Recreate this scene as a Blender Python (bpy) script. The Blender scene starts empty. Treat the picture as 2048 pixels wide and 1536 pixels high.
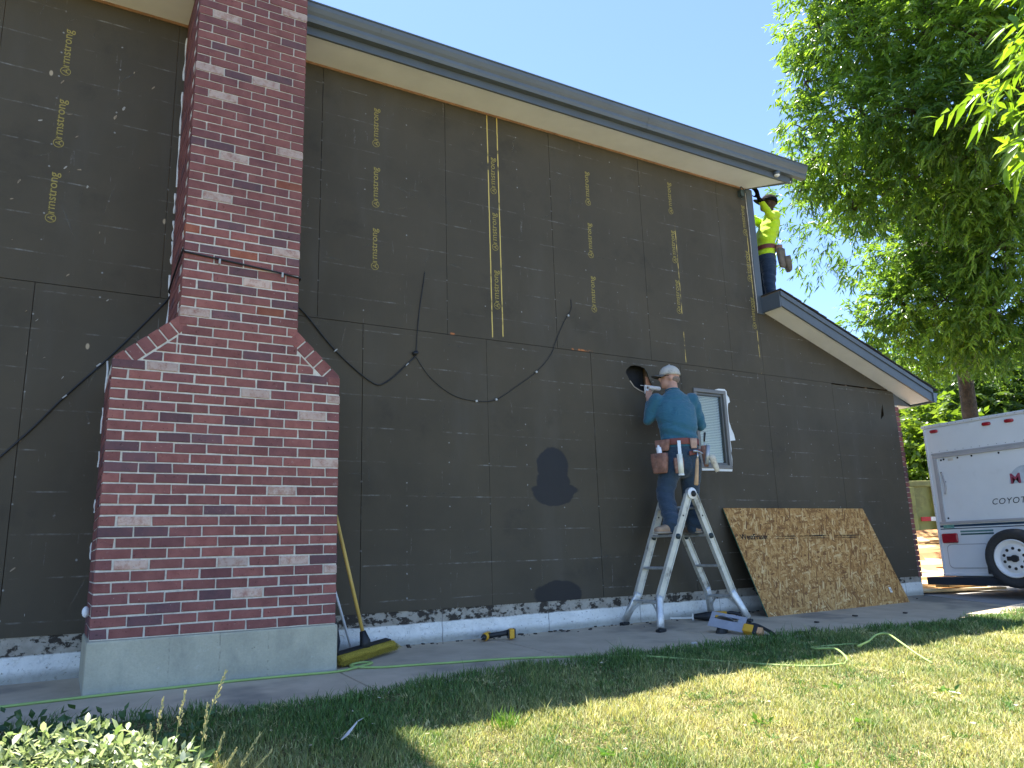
import bpy, bmesh, math, random
import numpy as np
from mathutils import Vector, Matrix
from mathutils.geometry import tessellate_polygon
random.seed(7)
RNG = np.random.default_rng(7)
S = bpy.context.scene
C = S.collection
R = math.radians

# ------------------------------------------------------------------ camera
cam_d = bpy.data.cameras.new('camera'); cam = bpy.data.objects.new('camera', cam_d); C.objects.link(cam)
CAM = Vector((-0.223, -6.211, 0.738))
yaw, pitch, roll = 0.53321, 0.21876, -0.03174
_f = Vector((math.sin(yaw)*math.cos(pitch), math.cos(yaw)*math.cos(pitch), math.sin(pitch)))
_r = Vector((math.cos(yaw), -math.sin(yaw), 0)); _u = _r.cross(_f)
_r2 = _r*math.cos(roll)+_u*math.sin(roll); _u2 = -_r*math.sin(roll)+_u*math.cos(roll)
mw = Matrix((_r2, _u2, -_f)).transposed().to_4x4(); mw.translation = CAM
cam.matrix_world = mw
cam_d.sensor_width = 36; cam_d.lens = 1539.06/2048*36; cam_d.clip_start = .05; cam_d.clip_end = 2000
S.camera = cam
# ------------------------------------------------------------------ world, sun, exposure
SUN_DIR = Vector((-0.06, 1.0, 3.05)).normalized()
w = bpy.data.worlds.new('World'); S.world = w; w.use_nodes = True
wn = w.node_tree.nodes; wl = w.node_tree.links
sky = wn.new('ShaderNodeTexSky'); sky.sky_type = 'NISHITA'; sky.sun_disc = False
sky.sun_elevation = math.asin(SUN_DIR.z); sky.sun_rotation = math.atan2(SUN_DIR.x, SUN_DIR.y)
sky.altitude = 1500; sky.air_density = 0.6; sky.dust_density = 0.4; sky.ozone_density = 3.0
wl.new(sky.outputs[0], wn['Background'].inputs[0]); wn['Background'].inputs[1].default_value = 0.13
sl = bpy.data.lights.new('sun', 'SUN'); so = bpy.data.objects.new('sun', sl); C.objects.link(so)
sl.energy = 4.8; sl.angle = R(0.55); sl.color = (1.0, 0.95, 0.86)
so.rotation_euler = SUN_DIR.to_track_quat('Z', 'Y').to_euler(); so.location = (0, 10, 20)
S.view_settings.view_transform = 'Standard'; S.view_settings.look = 'None'
S.view_settings.exposure = 2.1; S.view_settings.gamma = 1.0

# ------------------------------------------------------------------ material helpers
class G:
    def __init__(s, name):
        s.m = bpy.data.materials.new(name); s.m.use_nodes = True
        s.t = s.m.node_tree; s.b = s.t.nodes['Principled BSDF']; s.o = s.t.nodes['Material Output']
    def n(s, typ, **kw):
        x = s.t.nodes.new(typ)
        for k, v in kw.items(): setattr(x, k, v)
        return x
    def put(s, sock, v):
        if isinstance(v, bpy.types.NodeSocket): s.t.links.new(v, sock)
        elif isinstance(v, (tuple, list)):
            sock.default_value = tuple(v)+(1.0,) if (len(v) == 3 and sock.type == 'RGBA') else tuple(v)
        else: sock.default_value = v
    def co(s, kind='Object'): return s.n('ShaderNodeTexCoord').outputs[kind]
    def map(s, vec, scale=(1,1,1), rot=(0,0,0), loc=(0,0,0)):
        x = s.n('ShaderNodeMapping'); s.put(x.inputs[0], vec)
        x.inputs['Scale'].default_value = scale; x.inputs['Rotation'].default_value = rot; x.inputs['Location'].default_value = loc
        return x.outputs[0]
    def noise(s, scale, detail=3, rough=.55, vec=None, dist=0, col=False):
        x = s.n('ShaderNodeTexNoise'); s.put(x.inputs['Vector'], vec if vec is not None else s.co())
        x.inputs['Scale'].default_value = scale; x.inputs['Detail'].default_value = detail
        x.inputs['Roughness'].default_value = rough; x.inputs['Distortion'].default_value = dist
        return x.outputs['Color' if col else 'Fac']
    def voro(s, scale, vec=None, feature='F1', out='Distance', rnd=1):
        x = s.n('ShaderNodeTexVoronoi', feature=feature); s.put(x.inputs['Vector'], vec if vec is not None else s.co())
        x.inputs['Scale'].default_value = scale; x.inputs['Randomness'].default_value = rnd
        return x.outputs[out]
    def math(s, op, a, b=None, c=None, clamp=False):
        x = s.n('ShaderNodeMath', operation=op, use_clamp=clamp); s.put(x.inputs[0], a)
        if b is not None: s.put(x.inputs[1], b)
        if c is not None: s.put(x.inputs[2], c)
        return x.outputs[0]
    def step(s, v, a, b):
        x = s.n('ShaderNodeMapRange', interpolation_type='SMOOTHSTEP'); s.put(x.inputs[0], v)
        if a > b:
            x.inputs[1].default_value = b; x.inputs[2].default_value = a; x.inputs[3].default_value = 1; x.inputs[4].default_value = 0
        else:
            x.inputs[1].default_value = a; x.inputs[2].default_value = b
        return x.outputs[0]
    def ramp(s, fac, stops):
        x = s.n('ShaderNodeValToRGB'); s.put(x.inputs[0], fac); e = x.color_ramp.elements
        while len(e) < len(stops): e.new(0.5)
        for i, (p, c) in enumerate(stops):
            e[i].position = p; e[i].color = tuple(c)+(1,) if len(c) == 3 else c
        return x.outputs[0]
    def mix(s, f, a, b, blend='MIX'):
        x = s.n('ShaderNodeMix', data_type='RGBA', blend_type=blend)
        s.put(x.inputs[0], f); s.put(x.inputs[6], a); s.put(x.inputs[7], b); return x.outputs[2]
    def sep(s, vec):
        x = s.n('ShaderNodeSeparateXYZ'); s.put(x.inputs[0], vec); return x.outputs
    def comb(s, a, b, c):
        x = s.n('ShaderNodeCombineXYZ'); s.put(x.inputs[0], a); s.put(x.inputs[1], b); s.put(x.inputs[2], c); return x.outputs[0]
    def bump(s, h, strength=.4, dist=.01):
        x = s.n('ShaderNodeBump'); x.inputs['Strength'].default_value = strength; x.inputs['Distance'].default_value = dist
        s.put(x.inputs['Height'], h); s.t.links.new(x.outputs[0], s.b.inputs['Normal'])
    def set(s, **kw):
        al = dict(col='Base Color', rough='Roughness', metal='Metallic', spec='Specular IOR Level', alpha='Alpha', trans='Transmission Weight', sheen='Sheen Weight', emit='Emission Color', emits='Emission Strength')
        for k, v in kw.items(): s.put(s.b.inputs[al[k]], v)
        return s
MATS = {}
def simple(name, col, rough=.6, var=.25, scale=8, metal=0, spec=.4, bump=.15, bscale=None, dirt=None, bdist=.004, rnd=0):
    if name in MATS: return MATS[name]
    g = G(name); c = tuple(col)
    n1 = g.noise(scale, 4, .6); lo = tuple(x*(1-var) for x in c); hi = tuple(min(1, x*(1+var)) for x in c)
    cc = g.ramp(n1, [(.3, lo), (.7, hi)])
    if dirt:
        d = g.step(g.noise(scale*.6, 5, .7, vec=g.map(g.co(), loc=(3, 7, 1))), .52, .66); cc = g.mix(g.math('MULTIPLY', d, dirt[1]), cc, dirt[0])
    if rnd:
        oi = g.n('ShaderNodeObjectInfo').outputs['Random']
        cc = g.mix(1, cc, g.ramp(oi, [(0, (1-rnd,)*3), (1, (1+rnd*.5,)*3)]), 'MULTIPLY')
    g.set(col=cc, rough=rough, metal=metal, spec=spec)
    if bump: g.bump(g.noise(bscale or scale*6, 4, .6), bump, bdist)
    MATS[name] = g.m; return g.m

# ------------------------------------------------------------------ object helpers
def reg(o, parent):
    C.objects.link(o)
    if parent is not None:
        o.parent = parent; o.matrix_parent_inverse = Matrix.Translation(-WLOC(parent))
    return o
def WLOC(p):
    v = Vector((0, 0, 0))
    if p.type == 'EMPTY': return Vector(p.location)
    if p.get('_wl'): return Vector(p['_wl'])
    return Vector((0, 0, 0))
def tag(o, label, cat, group=None):
    o['label'] = label; o['category'] = cat
    if group: o['group'] = group
    return o
def thing(name, label, cat, loc=(0, 0, 0), group=None):
    o = bpy.data.objects.new(name, None); C.objects.link(o); o.location = loc; o.empty_display_size = .1
    return tag(o, label, cat, group)
def structure(o): o['kind'] = 'structure'; return o
def link_mesh(name, me, mat, parent=None, smooth=False):
    mats = mat if isinstance(mat, (list, tuple)) else [mat]
    for m in mats: me.materials.append(m)
    if smooth: me.polygons.foreach_set('use_smooth', [True]*len(me.polygons))
    o = bpy.data.objects.new(name, me); return reg(o, parent)
class MB:
    """collects shapes (world coordinates) into one mesh object"""
    def __init__(s): s.v = []; s.f = []; s.mi = []; s.cur = 0
    def add(s, vs, fs):
        k = len(s.v); s.v += [tuple(v) for v in vs]; s.f += [tuple(i+k for i in f) for f in fs]; s.mi += [s.cur]*len(fs); return s
    def box(s, x0, x1, y0, y1, z0, z1):
        return s.add([(x0,y0,z0),(x1,y0,z0),(x1,y1,z0),(x0,y1,z0),(x0,y0,z1),(x1,y0,z1),(x1,y1,z1),(x0,y1,z1)],
                     [(0,3,2,1),(4,5,6,7),(0,1,5,4),(1,2,6,5),(2,3,7,6),(3,0,4,7)])
    def obox(s, c, a, b, d):
        c, a, b, d = map(Vector, (c, a, b, d)); vs = []
        for k in (-1, 1):
            for (i, j) in ((-1,-1),(1,-1),(1,1),(-1,1)): vs.append(c+a*i+b*j+d*k)
        fs = [(0,3,2,1),(4,5,6,7),(0,1,5,4),(1,2,6,5),(2,3,7,6),(3,0,4,7)]
        if a.cross(b).dot(d) < 0: fs = [f[::-1] for f in fs]
        return s.add(vs, fs)
    def beam(s, p, q, w, h, ref=(0, 0, 1)):
        p, q = Vector(p), Vector(q); t = (q-p); L = t.length; t = t/L; r = Vector(ref); a = t.cross(r).normalized(); b = a.cross(t)
        return s.obox((p+q)/2, a*w/2, b*h/2, t*L/2)
    def prism(s, poly, plane, d0, d1):
        """polygon in 2D extruded; plane 'xz' -> along y, 'yz' -> along x, 'xy' -> along z"""
        def P(u, v, d): return {'xz': (u, d, v), 'yz': (d, u, v), 'xy': (u, v, d)}[plane]
        n = len(poly); vs = [P(u, v, d0) for u, v in poly]+[P(u, v, d1) for u, v in poly]
        fs = [tuple(range(n)), tuple(range(2*n-1, n-1, -1))]+[(i, i+n, (i+1) % n+n, (i+1) % n) for i in range(n)]
        ar = sum(poly[i][0]*poly[(i+1) % n][1]-poly[(i+1) % n][0]*poly[i][1] for i in range(n))
        sg = ar*(d1-d0)*(1 if plane in ('xy', 'yz') else -1)
        if sg > 0: fs = [f[::-1] for f in fs]
        return s.add(vs, fs)
    def loft(s, pts, ref=(1, 0, 0), n=14, caps=True, power=1.0, up=None):
        P = [Vector(p[0]) for p in pts]; vs = []; fs = []; ref = Vector(ref); a0 = None
        for i, p in enumerate(pts):
            t = (P[min(i+1, len(P)-1)]-P[max(i-1, 0)]).normalized()
            if a0 is None:
                a = ref-t*ref.dot(t)
                if a.length < 1e-4: a = Vector((0, 1, 0))-t*t.y
            else:
                a = ref-t*ref.dot(t)
                if a.length < .25: a = a0-t*a0.dot(t)
            a.normalize(); a0 = a; b = t.cross(a); rx = p[1]; ry = p[2] if len(p) > 2 else p[1]
            for k in range(n):
                th = 2*math.pi*k/n; cx, sy = math.cos(th), math.sin(th)
                if power != 1: cx = math.copysign(abs(cx)**power, cx); sy = math.copysign(abs(sy)**power, sy)
                vs.append(P[i]+a*rx*cx+b*ry*sy)
        for i in range(len(pts)-1):
            for k in range(n): fs.append((i*n+k, i*n+(k+1) % n, (i+1)*n+(k+1) % n, (i+1)*n+k))
        if caps: fs.append(tuple(range(n-1, -1, -1))); fs.append(tuple((len(pts)-1)*n+k for k in range(n)))
        return s.add(vs, fs)
    def tube(s, pts, r, n=8, smooth=1):
        pts = [Vector(p) for p in pts]
        if smooth > 1: pts = spline(pts, smooth)
        rr = r if callable(r) else (lambda t: r)
        L = len(pts); return s.loft([(p, rr(i/(L-1)), rr(i/(L-1))) for i, p in enumerate(pts)], ref=(.31, .2, .93), n=n)
    def ell(s, c, rx, ry, rz, axes=None, nu=14, nv=9):
        c = Vector(c); A = axes or (Vector((1,0,0)), Vector((0,1,0)), Vector((0,0,1))); vs = [c+A[2]*rz]; fs = []
        for i in range(1, nv):
            ph = math.pi*i/nv
            for k in range(nu):
                th = 2*math.pi*k/nu; vs.append(c+A[0]*rx*math.sin(ph)*math.cos(th)+A[1]*ry*math.sin(ph)*math.sin(th)+A[2]*rz*math.cos(ph))
        vs.append(c-A[2]*rz); e = len(vs)-1
        for k in range(nu): fs.append((0, 1+k, 1+(k+1) % nu))
        for i in range(nv-2):
            for k in range(nu): fs.append((1+i*nu+k, 1+(i+1)*nu+k, 1+(i+1)*nu+(k+1) % nu, 1+i*nu+(k+1) % nu))
        for k in range(nu): fs.append((e, 1+(nv-2)*nu+(k+1) % nu, 1+(nv-2)*nu+k))
        return s.add(vs, fs)
    def cyl(s, p, q, r, r2=None, n=16):
        return s.loft([(p, r, r), (q, r2 if r2 is not None else r, r2 if r2 is not None else r)], ref=(.31, .2, .93), n=n)
    def mesh(s, name):
        me = bpy.data.meshes.new(name); me.from_pydata(s.v, [], s.f)
        if any(s.mi): me.polygons.foreach_set('material_index', s.mi)
        me.update(); return me
    def build(s, name, mat, parent=None, smooth=False, bevel=0, seg=2, fix=False, sub=0):
        me = s.mesh(name)
        if fix:
            bm = bmesh.new(); bm.from_mesh(me); bmesh.ops.recalc_face_normals(bm, faces=bm.faces); bm.to_mesh(me); bm.free()
        o = link_mesh(name, me, mat, parent, smooth)
        if bevel:
            b = o.modifiers.new('bevel', 'BEVEL'); b.width = bevel; b.segments = seg; b.limit_method = 'ANGLE'; b.angle_limit = R(40)
        if sub:
            b = o.modifiers.new('sub', 'SUBSURF'); b.levels = sub; b.render_levels = sub
        return o
def spline(pts, k):
    out = []; n = len(pts)
    for i in range(n-1):
        p0, p1, p2, p3 = pts[max(i-1, 0)], pts[i], pts[i+1], pts[min(i+2, n-1)]
        for j in range(k):
            t = j/k
            out.append(.5*((2*p1)+(p2-p0)*t+(2*p0-5*p1+4*p2-p3)*t*t+(3*p1-p0-3*p2+p3)*t**3))
    out.append(pts[-1]); return out
def fast_mesh(name, V, nper, faces, count, colors=None):
    """count copies of a small polygon pattern (nper verts each, faces index list)"""
    me = bpy.data.meshes.new(name); V = np.asarray(V, dtype=np.float32).reshape(-1, 3)
    me.vertices.add(len(V)); me.vertices.foreach_set('co', V.ravel())
    pat = np.concatenate([np.array(f) for f in faces]); tot = np.array([len(f) for f in faces])
    li = (np.arange(count)[:, None]*nper+pat[None, :]).ravel().astype(np.int32)
    lt = np.tile(tot, count).astype(np.int32); ls = np.concatenate([[0], np.cumsum(lt)[:-1]]).astype(np.int32)
    me.loops.add(len(li)); me.loops.foreach_set('vertex_index', li)
    me.polygons.add(len(lt)); me.polygons.foreach_set('loop_start', ls); me.polygons.foreach_set('loop_total', lt)
    me.update(calc_edges=True)
    if colors is not None:
        ca = me.color_attributes.new('Col', 'FLOAT_COLOR', 'POINT')
        cc = np.concatenate([np.asarray(colors, dtype=np.float32), np.ones((len(V), 1), np.float32)], 1)
        ca.data.foreach_set('color', cc.ravel())
    return me
_txt = {}
def text_mesh(body, size=1.0, extr=0, bold=0, shear=0, spacing=1.0):
    cu = bpy.data.curves.new('lettering', 'FONT'); cu.body = body; cu.size = size; cu.extrude = extr; cu.offset = bold
    cu.shear = shear; cu.space_character = spacing; cu.resolution_u = 3
    o = bpy.data.objects.new('lettering_tmp', cu); C.objects.link(o)
    dg = bpy.context.evaluated_depsgraph_get(); me = bpy.data.meshes.new_from_object(o.evaluated_get(dg))
    bpy.data.objects.remove(o); return me
def place(o, origin, ex, ey, s=1.0):
    ex, ey = Vector(ex).normalized(), Vector(ey).normalized(); ez = ex.cross(ey)
    m = Matrix((ex*s, ey*s, ez*s)).transposed().to_4x4(); m.translation = Vector(origin)
    par = o.parent
    if par: o.matrix_parent_inverse = Matrix.Translation(-WLOC(par))
    o.matrix_basis = m
    return o

# ================================================================== GROUND
def walk_z(x, y): return .025+.006*x+.04*y
EDGE = [(-14, -1.5), (-3, -1.5), (.29, -1.45), (.64, -1.62), (1.3, -1.69), (2.0, -1.52), (2.63, -1.43), (3.7, -1.5), (5.1, -1.49), (6.2, -1.62), (7.07, -1.77), (8.5, -1.69), (9.2, -1.62), (30, -1.6)]
EX = np.array([e[0] for e in EDGE]); EY = np.array([e[1] for e in EDGE])
def lawn_z(x, y):
    x = np.asarray(x, float); y = np.asarray(y, float)
    ey = np.interp(x, EX, EY); t = np.maximum(0, ey-y-.06)
    s = np.interp(x, [-3, 1.2, 3.4, 20], [.14, .15, .065, .06])
    te = np.where(t < 2.6, t, 2.6+(t-2.6)*np.exp(-(np.minimum(t, 14)-2.6)*.12))
    z = -.037+.006*np.clip(x, -10, 12)-.010-s*te
    z += .012*np.sin(1.7*x+.6)*np.sin(2.1*y)*np.minimum(t, 1)
    return z
def ground_mesh():
    xs = np.unique(np.concatenate([np.linspace(-2.5, 10, 70), np.linspace(-14, -2.5, 14), np.linspace(10, 30, 14), [-400, -120, -50, -25, 50, 90, 180, 400]]))
    ys = np.unique(np.concatenate([np.linspace(-5.2, -1.2, 46), np.linspace(-14, -5.2, 14), [-400, -120, -50, -25, -.8, -.2, 1, 4, 10, 20, 40, 90, 180, 400]]))
    Xg, Yg = np.meshgrid(xs, ys); Zg = lawn_z(Xg, Yg)
    under = Yg > np.interp(Xg, EX, EY)+.12
    Zg = np.where(under, walk_z(np.clip(Xg, -10, 12), np.clip(Yg, -1.5, .5))-.12, Zg)
    V = np.stack([Xg, Yg, Zg], -1).reshape(-1, 3); nx = len(xs); F = []
    for j in range(len(ys)-1):
        for i in range(nx-1): F.append((j*nx+i, j*nx+i+1, (j+1)*nx+i+1, (j+1)*nx+i))
    me = bpy.data.meshes.new('ground'); me.from_pydata(V.tolist(), [], F); return me
g = G('lawn_soil'); n = g.noise(1.3, 4); f = g.step(g.noise(75, 4, .7), .38, .62)
gm = g.ramp(n, [(.35, (.27, .25, .10)), (.62, (.44, .37, .18))])
g.set(col=g.mix(f, (.075, .06, .03), gm), rough=.95, spec=.1); g.bump(f, .8, .02)
structure(link_mesh('ground', ground_mesh(), g.m, None, True))

# sidewalk slabs (children of one structure mesh: the gravel bed they lie on)
g = G('sidewalk_concrete'); cf = g.noise(3.2, 5, .65); ff = g.noise(140, 3, .7); st = g.noise(.9, 4, .6, vec=g.map(g.co(), loc=(5, 2, 0)))
c1 = g.ramp(cf, [(.3, (.44, .355, .24)), (.7, (.60, .49, .34))]); c1 = g.mix(g.step(st, .52, .7), c1, (.21, .185, .14))
c1 = g.mix(g.math('MULTIPLY', ff, .45), c1, (.36, .33, .29))
sp = g.step(g.voro(28, vec=g.map(g.co(), scale=(1, 1, 1))), .06, .02); c1 = g.mix(g.math('MULTIPLY', sp, g.step(g.noise(2.4, 2), .52, .6)), c1, (.05, .04, .03))
g.set(col=c1, rough=.88, spec=.25); g.bump(g.math('ADD', g.math('MULTIPLY', cf, .5), ff), .35, .004); M_WALK = g.m
bed = MB()
bed.add([(-14, -1.62, walk_z(-14, -1.6)-.11), (9.36, -1.62, walk_z(9.3, -1.6)-.11), (9.36, 0, walk_z(9.3, 0)-.11), (-14, 0, walk_z(-14, 0)-.11)], [(0, 1, 2, 3)])
sw = structure(bed.build('sidewalk', simple('bed_gravel', (.12, .1, .08), .95), None))
joints = [-14, -10.6, -7.5, -4.5, -1.62, 1.52, 3.11, 4.72, 6.34, 7.92]
gap = .006
def slab_front(x): return float(np.interp(x, EX, EY))-.015
def slab(x0, x1, xr=None):
    m = MB(); xr = xr or (lambda y: x1)
    fr = [(x0+gap, slab_front(x0+gap))]+[(e[0], slab_front(e[0])) for e in EDGE if x0+.05 < e[0] < x1-.3]
    ye = slab_front(x1); fr.append((xr(ye)-gap, ye)); ring_ = fr+[(xr(0)-gap, 0.0), (x0+gap, 0.0)]; n = len(ring_)
    vs = [(x, y, walk_z(x, y)-.10) for x, y in ring_]+[(x, y, walk_z(x, y)) for x, y in ring_]
    m.add(vs, [tuple(range(n-1, -1, -1)), tuple(range(n, 2*n))]+[(i, (i+1) % n, (i+1) % n+n, i+n) for i in range(n)])
    return m.build('slab', M_WALK, sw, bevel=.006)
for a, b in zip(joints[:-1], joints[1:]): slab(a, b)
slab(7.92, 9.38, lambda y: 9.40+.36*y)
# driveway on the right
dr = MB(); zz = .055
dr.add([(8.80, -1.62, .012), (8.15, -3.4, -.04), (7.2, -16, -.5), (60, -16, -.5), (60, 9, .07), (9.62, 9, .07), (9.62, .2, .08), (9.46, .02, .079)], [(0, 1, 2, 3, 4, 5, 6, 7)])
g = G('driveway_concrete'); cf = g.noise(2.1, 5, .7); ff = g.noise(90, 3, .7)
g.set(col=g.mix(g.math('MULTIPLY', ff, .4), g.ramp(cf, [(.3, (.27, .26, .24)), (.7, (.38, .365, .34))]), (.2, .19, .17)), rough=.9, spec=.2); g.bump(ff, .3, .004)
structure(dr.build('driveway', g.m, None))

# ================================================================== HOUSE
house = thing('house', 'two storey house stripped to dark sheathing panels, with brick chimney and lower side wing', 'house', (3.5, 4, 0))
SOF = 5.165; SEAM = 2.752; PB = .31; XC = 6.94; XE = 9.42
def leanz(x): return 3.546-.3475*(x-7.04)
# --- sheathing board material (house coordinates)
g = G('sheathing_board'); oc = g.co(); x, y, z = g.sep(oc)
base = g.ramp(g.noise(1.1, 5, .6), [(.3, (.066, .055, .037)), (.7, (.094, .077, .051))])
base = g.mix(g.math('MULTIPLY', g.noise(220, 2, .7), .45), base, (.040, .034, .025))
base = g.mix(g.math('MULTIPLY', g.step(g.noise(2.2, 4, .6, vec=g.map(oc, scale=(1.0, 1, .25))), .50, .76), .42), base, (.098, .088, .072)); base = g.mix(g.math('MULTIPLY', g.step(g.noise(1.7, 5, .7, vec=g.map(oc, loc=(7, 7, 2))), .54, .74), .35), base, (.030, .026, .020))
# siding lap marks: broken pale dashes every 29 cm
zz = g.math('ADD', z, g.math('MULTIPLY', g.math('SUBTRACT', g.noise(1.2, 2), .5), .03))
zf = g.math('ABSOLUTE', g.math('SUBTRACT', g.math('FRACT', g.math('DIVIDE', g.math('SUBTRACT', zz, 4.698-.143), .2865)), .5))
wob = g.math('MULTIPLY', g.noise(26, 3, .6, vec=g.map(oc, scale=(1, 1, .3))), .018)
line = g.step(g.math('SUBTRACT', zf, wob), .016, .002)
brk = g.step(g.noise(2.6, 4, .7, vec=g.map(oc, scale=(1.0, 1, 3.1))), .44, .64)
fade = g.step(g.noise(14, 3, .7), .35, .7)
dash = g.math('MULTIPLY', g.math('MULTIPLY', line, brk), fade)
# stud lines with nail dots
xs_ = g.math('ABSOLUTE', g.math('SUBTRACT', g.math('FRACT', g.math('DIVIDE', g.math('SUBTRACT', x, 1.54-.2032), .4064)), .5))
stud = g.math('MULTIPLY', g.step(xs_, .012, .004), g.step(g.noise(5, 3, .7), .56, .72))
dz = g.math('MULTIPLY', g.math('SUBTRACT', g.math('FRACT', g.math('DIVIDE', g.math('ADD', z, g.math('MULTIPLY', g.noise(3), .1)), .19)), .5), .19)
dx = g.math('MULTIPLY', xs_, .4064)
dot = g.step(g.math('ADD', g.math('MULTIPLY', dz, dz), g.math('MULTIPLY', dx, dx)), .00007, .00002)
dot = g.math('MULTIPLY', dot, g.step(g.noise(4.5, 1, vec=g.map(oc, loc=(9, 3, 3))), .48, .56))
# scuffs, scratches, torn flecks
scr = g.step(g.noise(7, 2, .5, vec=g.map(oc, scale=(4.5, 1, .55), rot=(0, R(28), 0)), dist=.6), .70, .78)
scr2 = g.step(g.noise(6, 2, .5, vec=g.map(oc, scale=(5.5, 1, .5), rot=(0, R(-12), 0), loc=(4, 0, 9)), dist=.5), .71, .80)
scr = g.math('MULTIPLY', g.math('MAXIMUM', scr, scr2), g.step(g.noise(60, 2, .7), .42, .62))
fl = g.step(g.voro(2.4, vec=g.map(oc, scale=(1.5, 1, .8), rot=(0, R(35), 0))), .055, .03)
fl = g.math('MULTIPLY', fl, g.step(x, 1.5, .2))
mark = g.math('MAXIMUM', g.math('MULTIPLY', dash, .75), g.math('MAXIMUM', g.math('MULTIPLY', stud, .45), g.math('MULTIPLY', scr, .5)))
col = g.mix(mark, base, (.23, .22, .20)); col = g.mix(g.math('MULTIPLY', dot, .5), col, (.42, .42, .40))
col = g.mix(g.math('MULTIPLY', fl, .85), col, (.45, .36, .24))
# resin lines printed on some panels (yellow)
N9 = g.math('SUBTRACT', g.noise(9, 2), .5); xw = g.math('ADD', x, g.math('MULTIPLY', N9, .006)); NL = g.noise(3.2, 4, .75, vec=g.map(oc, scale=(.8, 1, 1)))
def vline(x0, w_, z0, z1, thr):
    l = g.step(g.math('ABSOLUTE', g.math('SUBTRACT', xw, x0)), w_, w_*.5)
    l = g.math('MULTIPLY', l, g.math('MULTIPLY', g.step(z, z0-.01, z0+.01), g.step(z, z1+.01, z1-.01)))
    return g.math('MULTIPLY', l, g.step(NL, thr, thr+.14))
yl = vline(3.236, .0075, 2.78, 5.2, .36)
for a in ((3.352, .0075, 2.80, 5.2, .36), (5.70, .006, 2.78, 4.45, .46), (6.895, .006, 2.76, 4.6, .44)): yl = g.math('MAXIMUM', yl, vline(*a))
col = g.mix(yl, col, (.62, .46, .13))
# rusty streak at the seam, two orange chips
sm = g.step(g.math('ABSOLUTE', g.math('SUBTRACT', z, 2.765)), .014, .004)
chip = g.math('MAXIMUM', g.step(g.math('ABSOLUTE', g.math('SUBTRACT', x, 4.28)), .14, .11), g.step(g.math('ABSOLUTE', g.math('SUBTRACT', x, 2.84)), .06, .04))
col = g.mix(g.math('MULTIPLY', g.math('MULTIPLY', sm, chip), g.step(g.noise(16), .45, .55)), col, (.42, .15, .05))
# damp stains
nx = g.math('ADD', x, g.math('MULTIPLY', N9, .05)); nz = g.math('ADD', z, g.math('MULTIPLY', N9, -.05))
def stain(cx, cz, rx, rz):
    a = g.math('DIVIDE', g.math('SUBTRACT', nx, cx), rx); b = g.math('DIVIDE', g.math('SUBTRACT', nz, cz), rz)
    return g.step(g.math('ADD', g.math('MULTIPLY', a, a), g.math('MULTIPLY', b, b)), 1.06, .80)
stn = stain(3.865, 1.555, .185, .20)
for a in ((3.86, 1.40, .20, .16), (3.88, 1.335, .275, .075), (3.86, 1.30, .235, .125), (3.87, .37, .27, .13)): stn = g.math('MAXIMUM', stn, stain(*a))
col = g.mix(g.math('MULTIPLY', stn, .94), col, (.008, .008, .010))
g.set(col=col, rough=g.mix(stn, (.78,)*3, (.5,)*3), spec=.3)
g.bump(g.math('ADD', g.math('MULTIPLY', mark, -.6), g.math('ADD', g.math('MULTIPLY', g.noise(160, 3, .7), .4), g.math('MULTIPLY', g.noise(2.0, 2), 5.0))), .34, .006)
M_PANEL = g.m
# print inks
def ink(name, c, thr=.5, sc=40):
    g = G(name); n1 = g.noise(sc, 4, .75); n2 = g.noise(5, 2, .5)
    a = g.step(g.math('ADD', g.math('MULTIPLY', n1, .7), g.math('MULTIPLY', n2, .45)), thr, thr+.12)
    g.set(col=c, rough=.8, alpha=a, spec=.2); return g.m
M_INK = ink('yellow_print', (.30, .24, .075), .43); M_INKB = ink('black_print', (.02, .017, .015), .22, 60)

HOLE = [(4.833, 2.58), (4.845, 2.615), (4.90, 2.66), (4.96, 2.672), (5.04, 2.668), (5.09, 2.652), (5.125, 2.61), (5.14, 2.565), (5.16, 2.52), (5.205, 2.44), (5.195, 2.415), (5.15, 2.385), (5.13, 2.40), (5.06, 2.392), (5.0, 2.408), (4.93, 2.44), (4.88, 2.50)]
WIN = [(5.765, 1.600), (6.255, 1.600), (6.255, 2.492), (5.765, 2.492)]
TEAR = [(9.075, 2.335), (9.16, 2.40), (9.155, 2.55), (9.12, 2.48)]
def panel(poly, holes=(), y=0.0, th=.013):
    """sheathing board with real cut-outs; slightly inset so that the joints show as recesses"""
    jy = y+random.uniform(-.0015, .0015); rings = [poly]+[h for h in holes]
    vs3 = [[Vector((a, b, 0)) for a, b in r] for r in rings]; tris = tessellate_polygon(vs3)
    flat = [p for r in rings for p in r]; n = len(flat); vs = [(a, jy-th, b) for a, b in flat]+[(a, jy+.001, b) for a, b in flat]; fs = []
    for t in tris:
        a, b, c = (flat[i] for i in t); s = (b[0]-a[0])*(c[1]-a[1])-(c[0]-a[0])*(b[1]-a[1])
        fs.append(tuple(t) if s > 0 else tuple(t)[::-1])
    k = 0
    for r in rings:
        m = len(r)
        for i in range(m): fs.append((k+i, k+(i+1) % m, n+k+(i+1) % m, n+k+i))
        k += m
    me = bpy.data.meshes.new('sheathing_panel'); me.from_pydata(vs, [], fs)
    bm = bmesh.new(); bm.from_mesh(me); bmesh.ops.recalc_face_normals(bm, faces=bm.faces); bm.to_mesh(me); bm.free()
    return link_mesh('sheathing_panel', me, M_PANEL, house)
q = .0022
def rect(x0, x1, z0, z1): return [(x0+q, z0+q), (x1-q, z0+q), (x1-q, z1-q), (x0+q, z1-q)]
upper = []
xs = [-6.98+1.22*i for i in range(12)]   # ... -.88, .34, 1.54 ...
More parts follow.
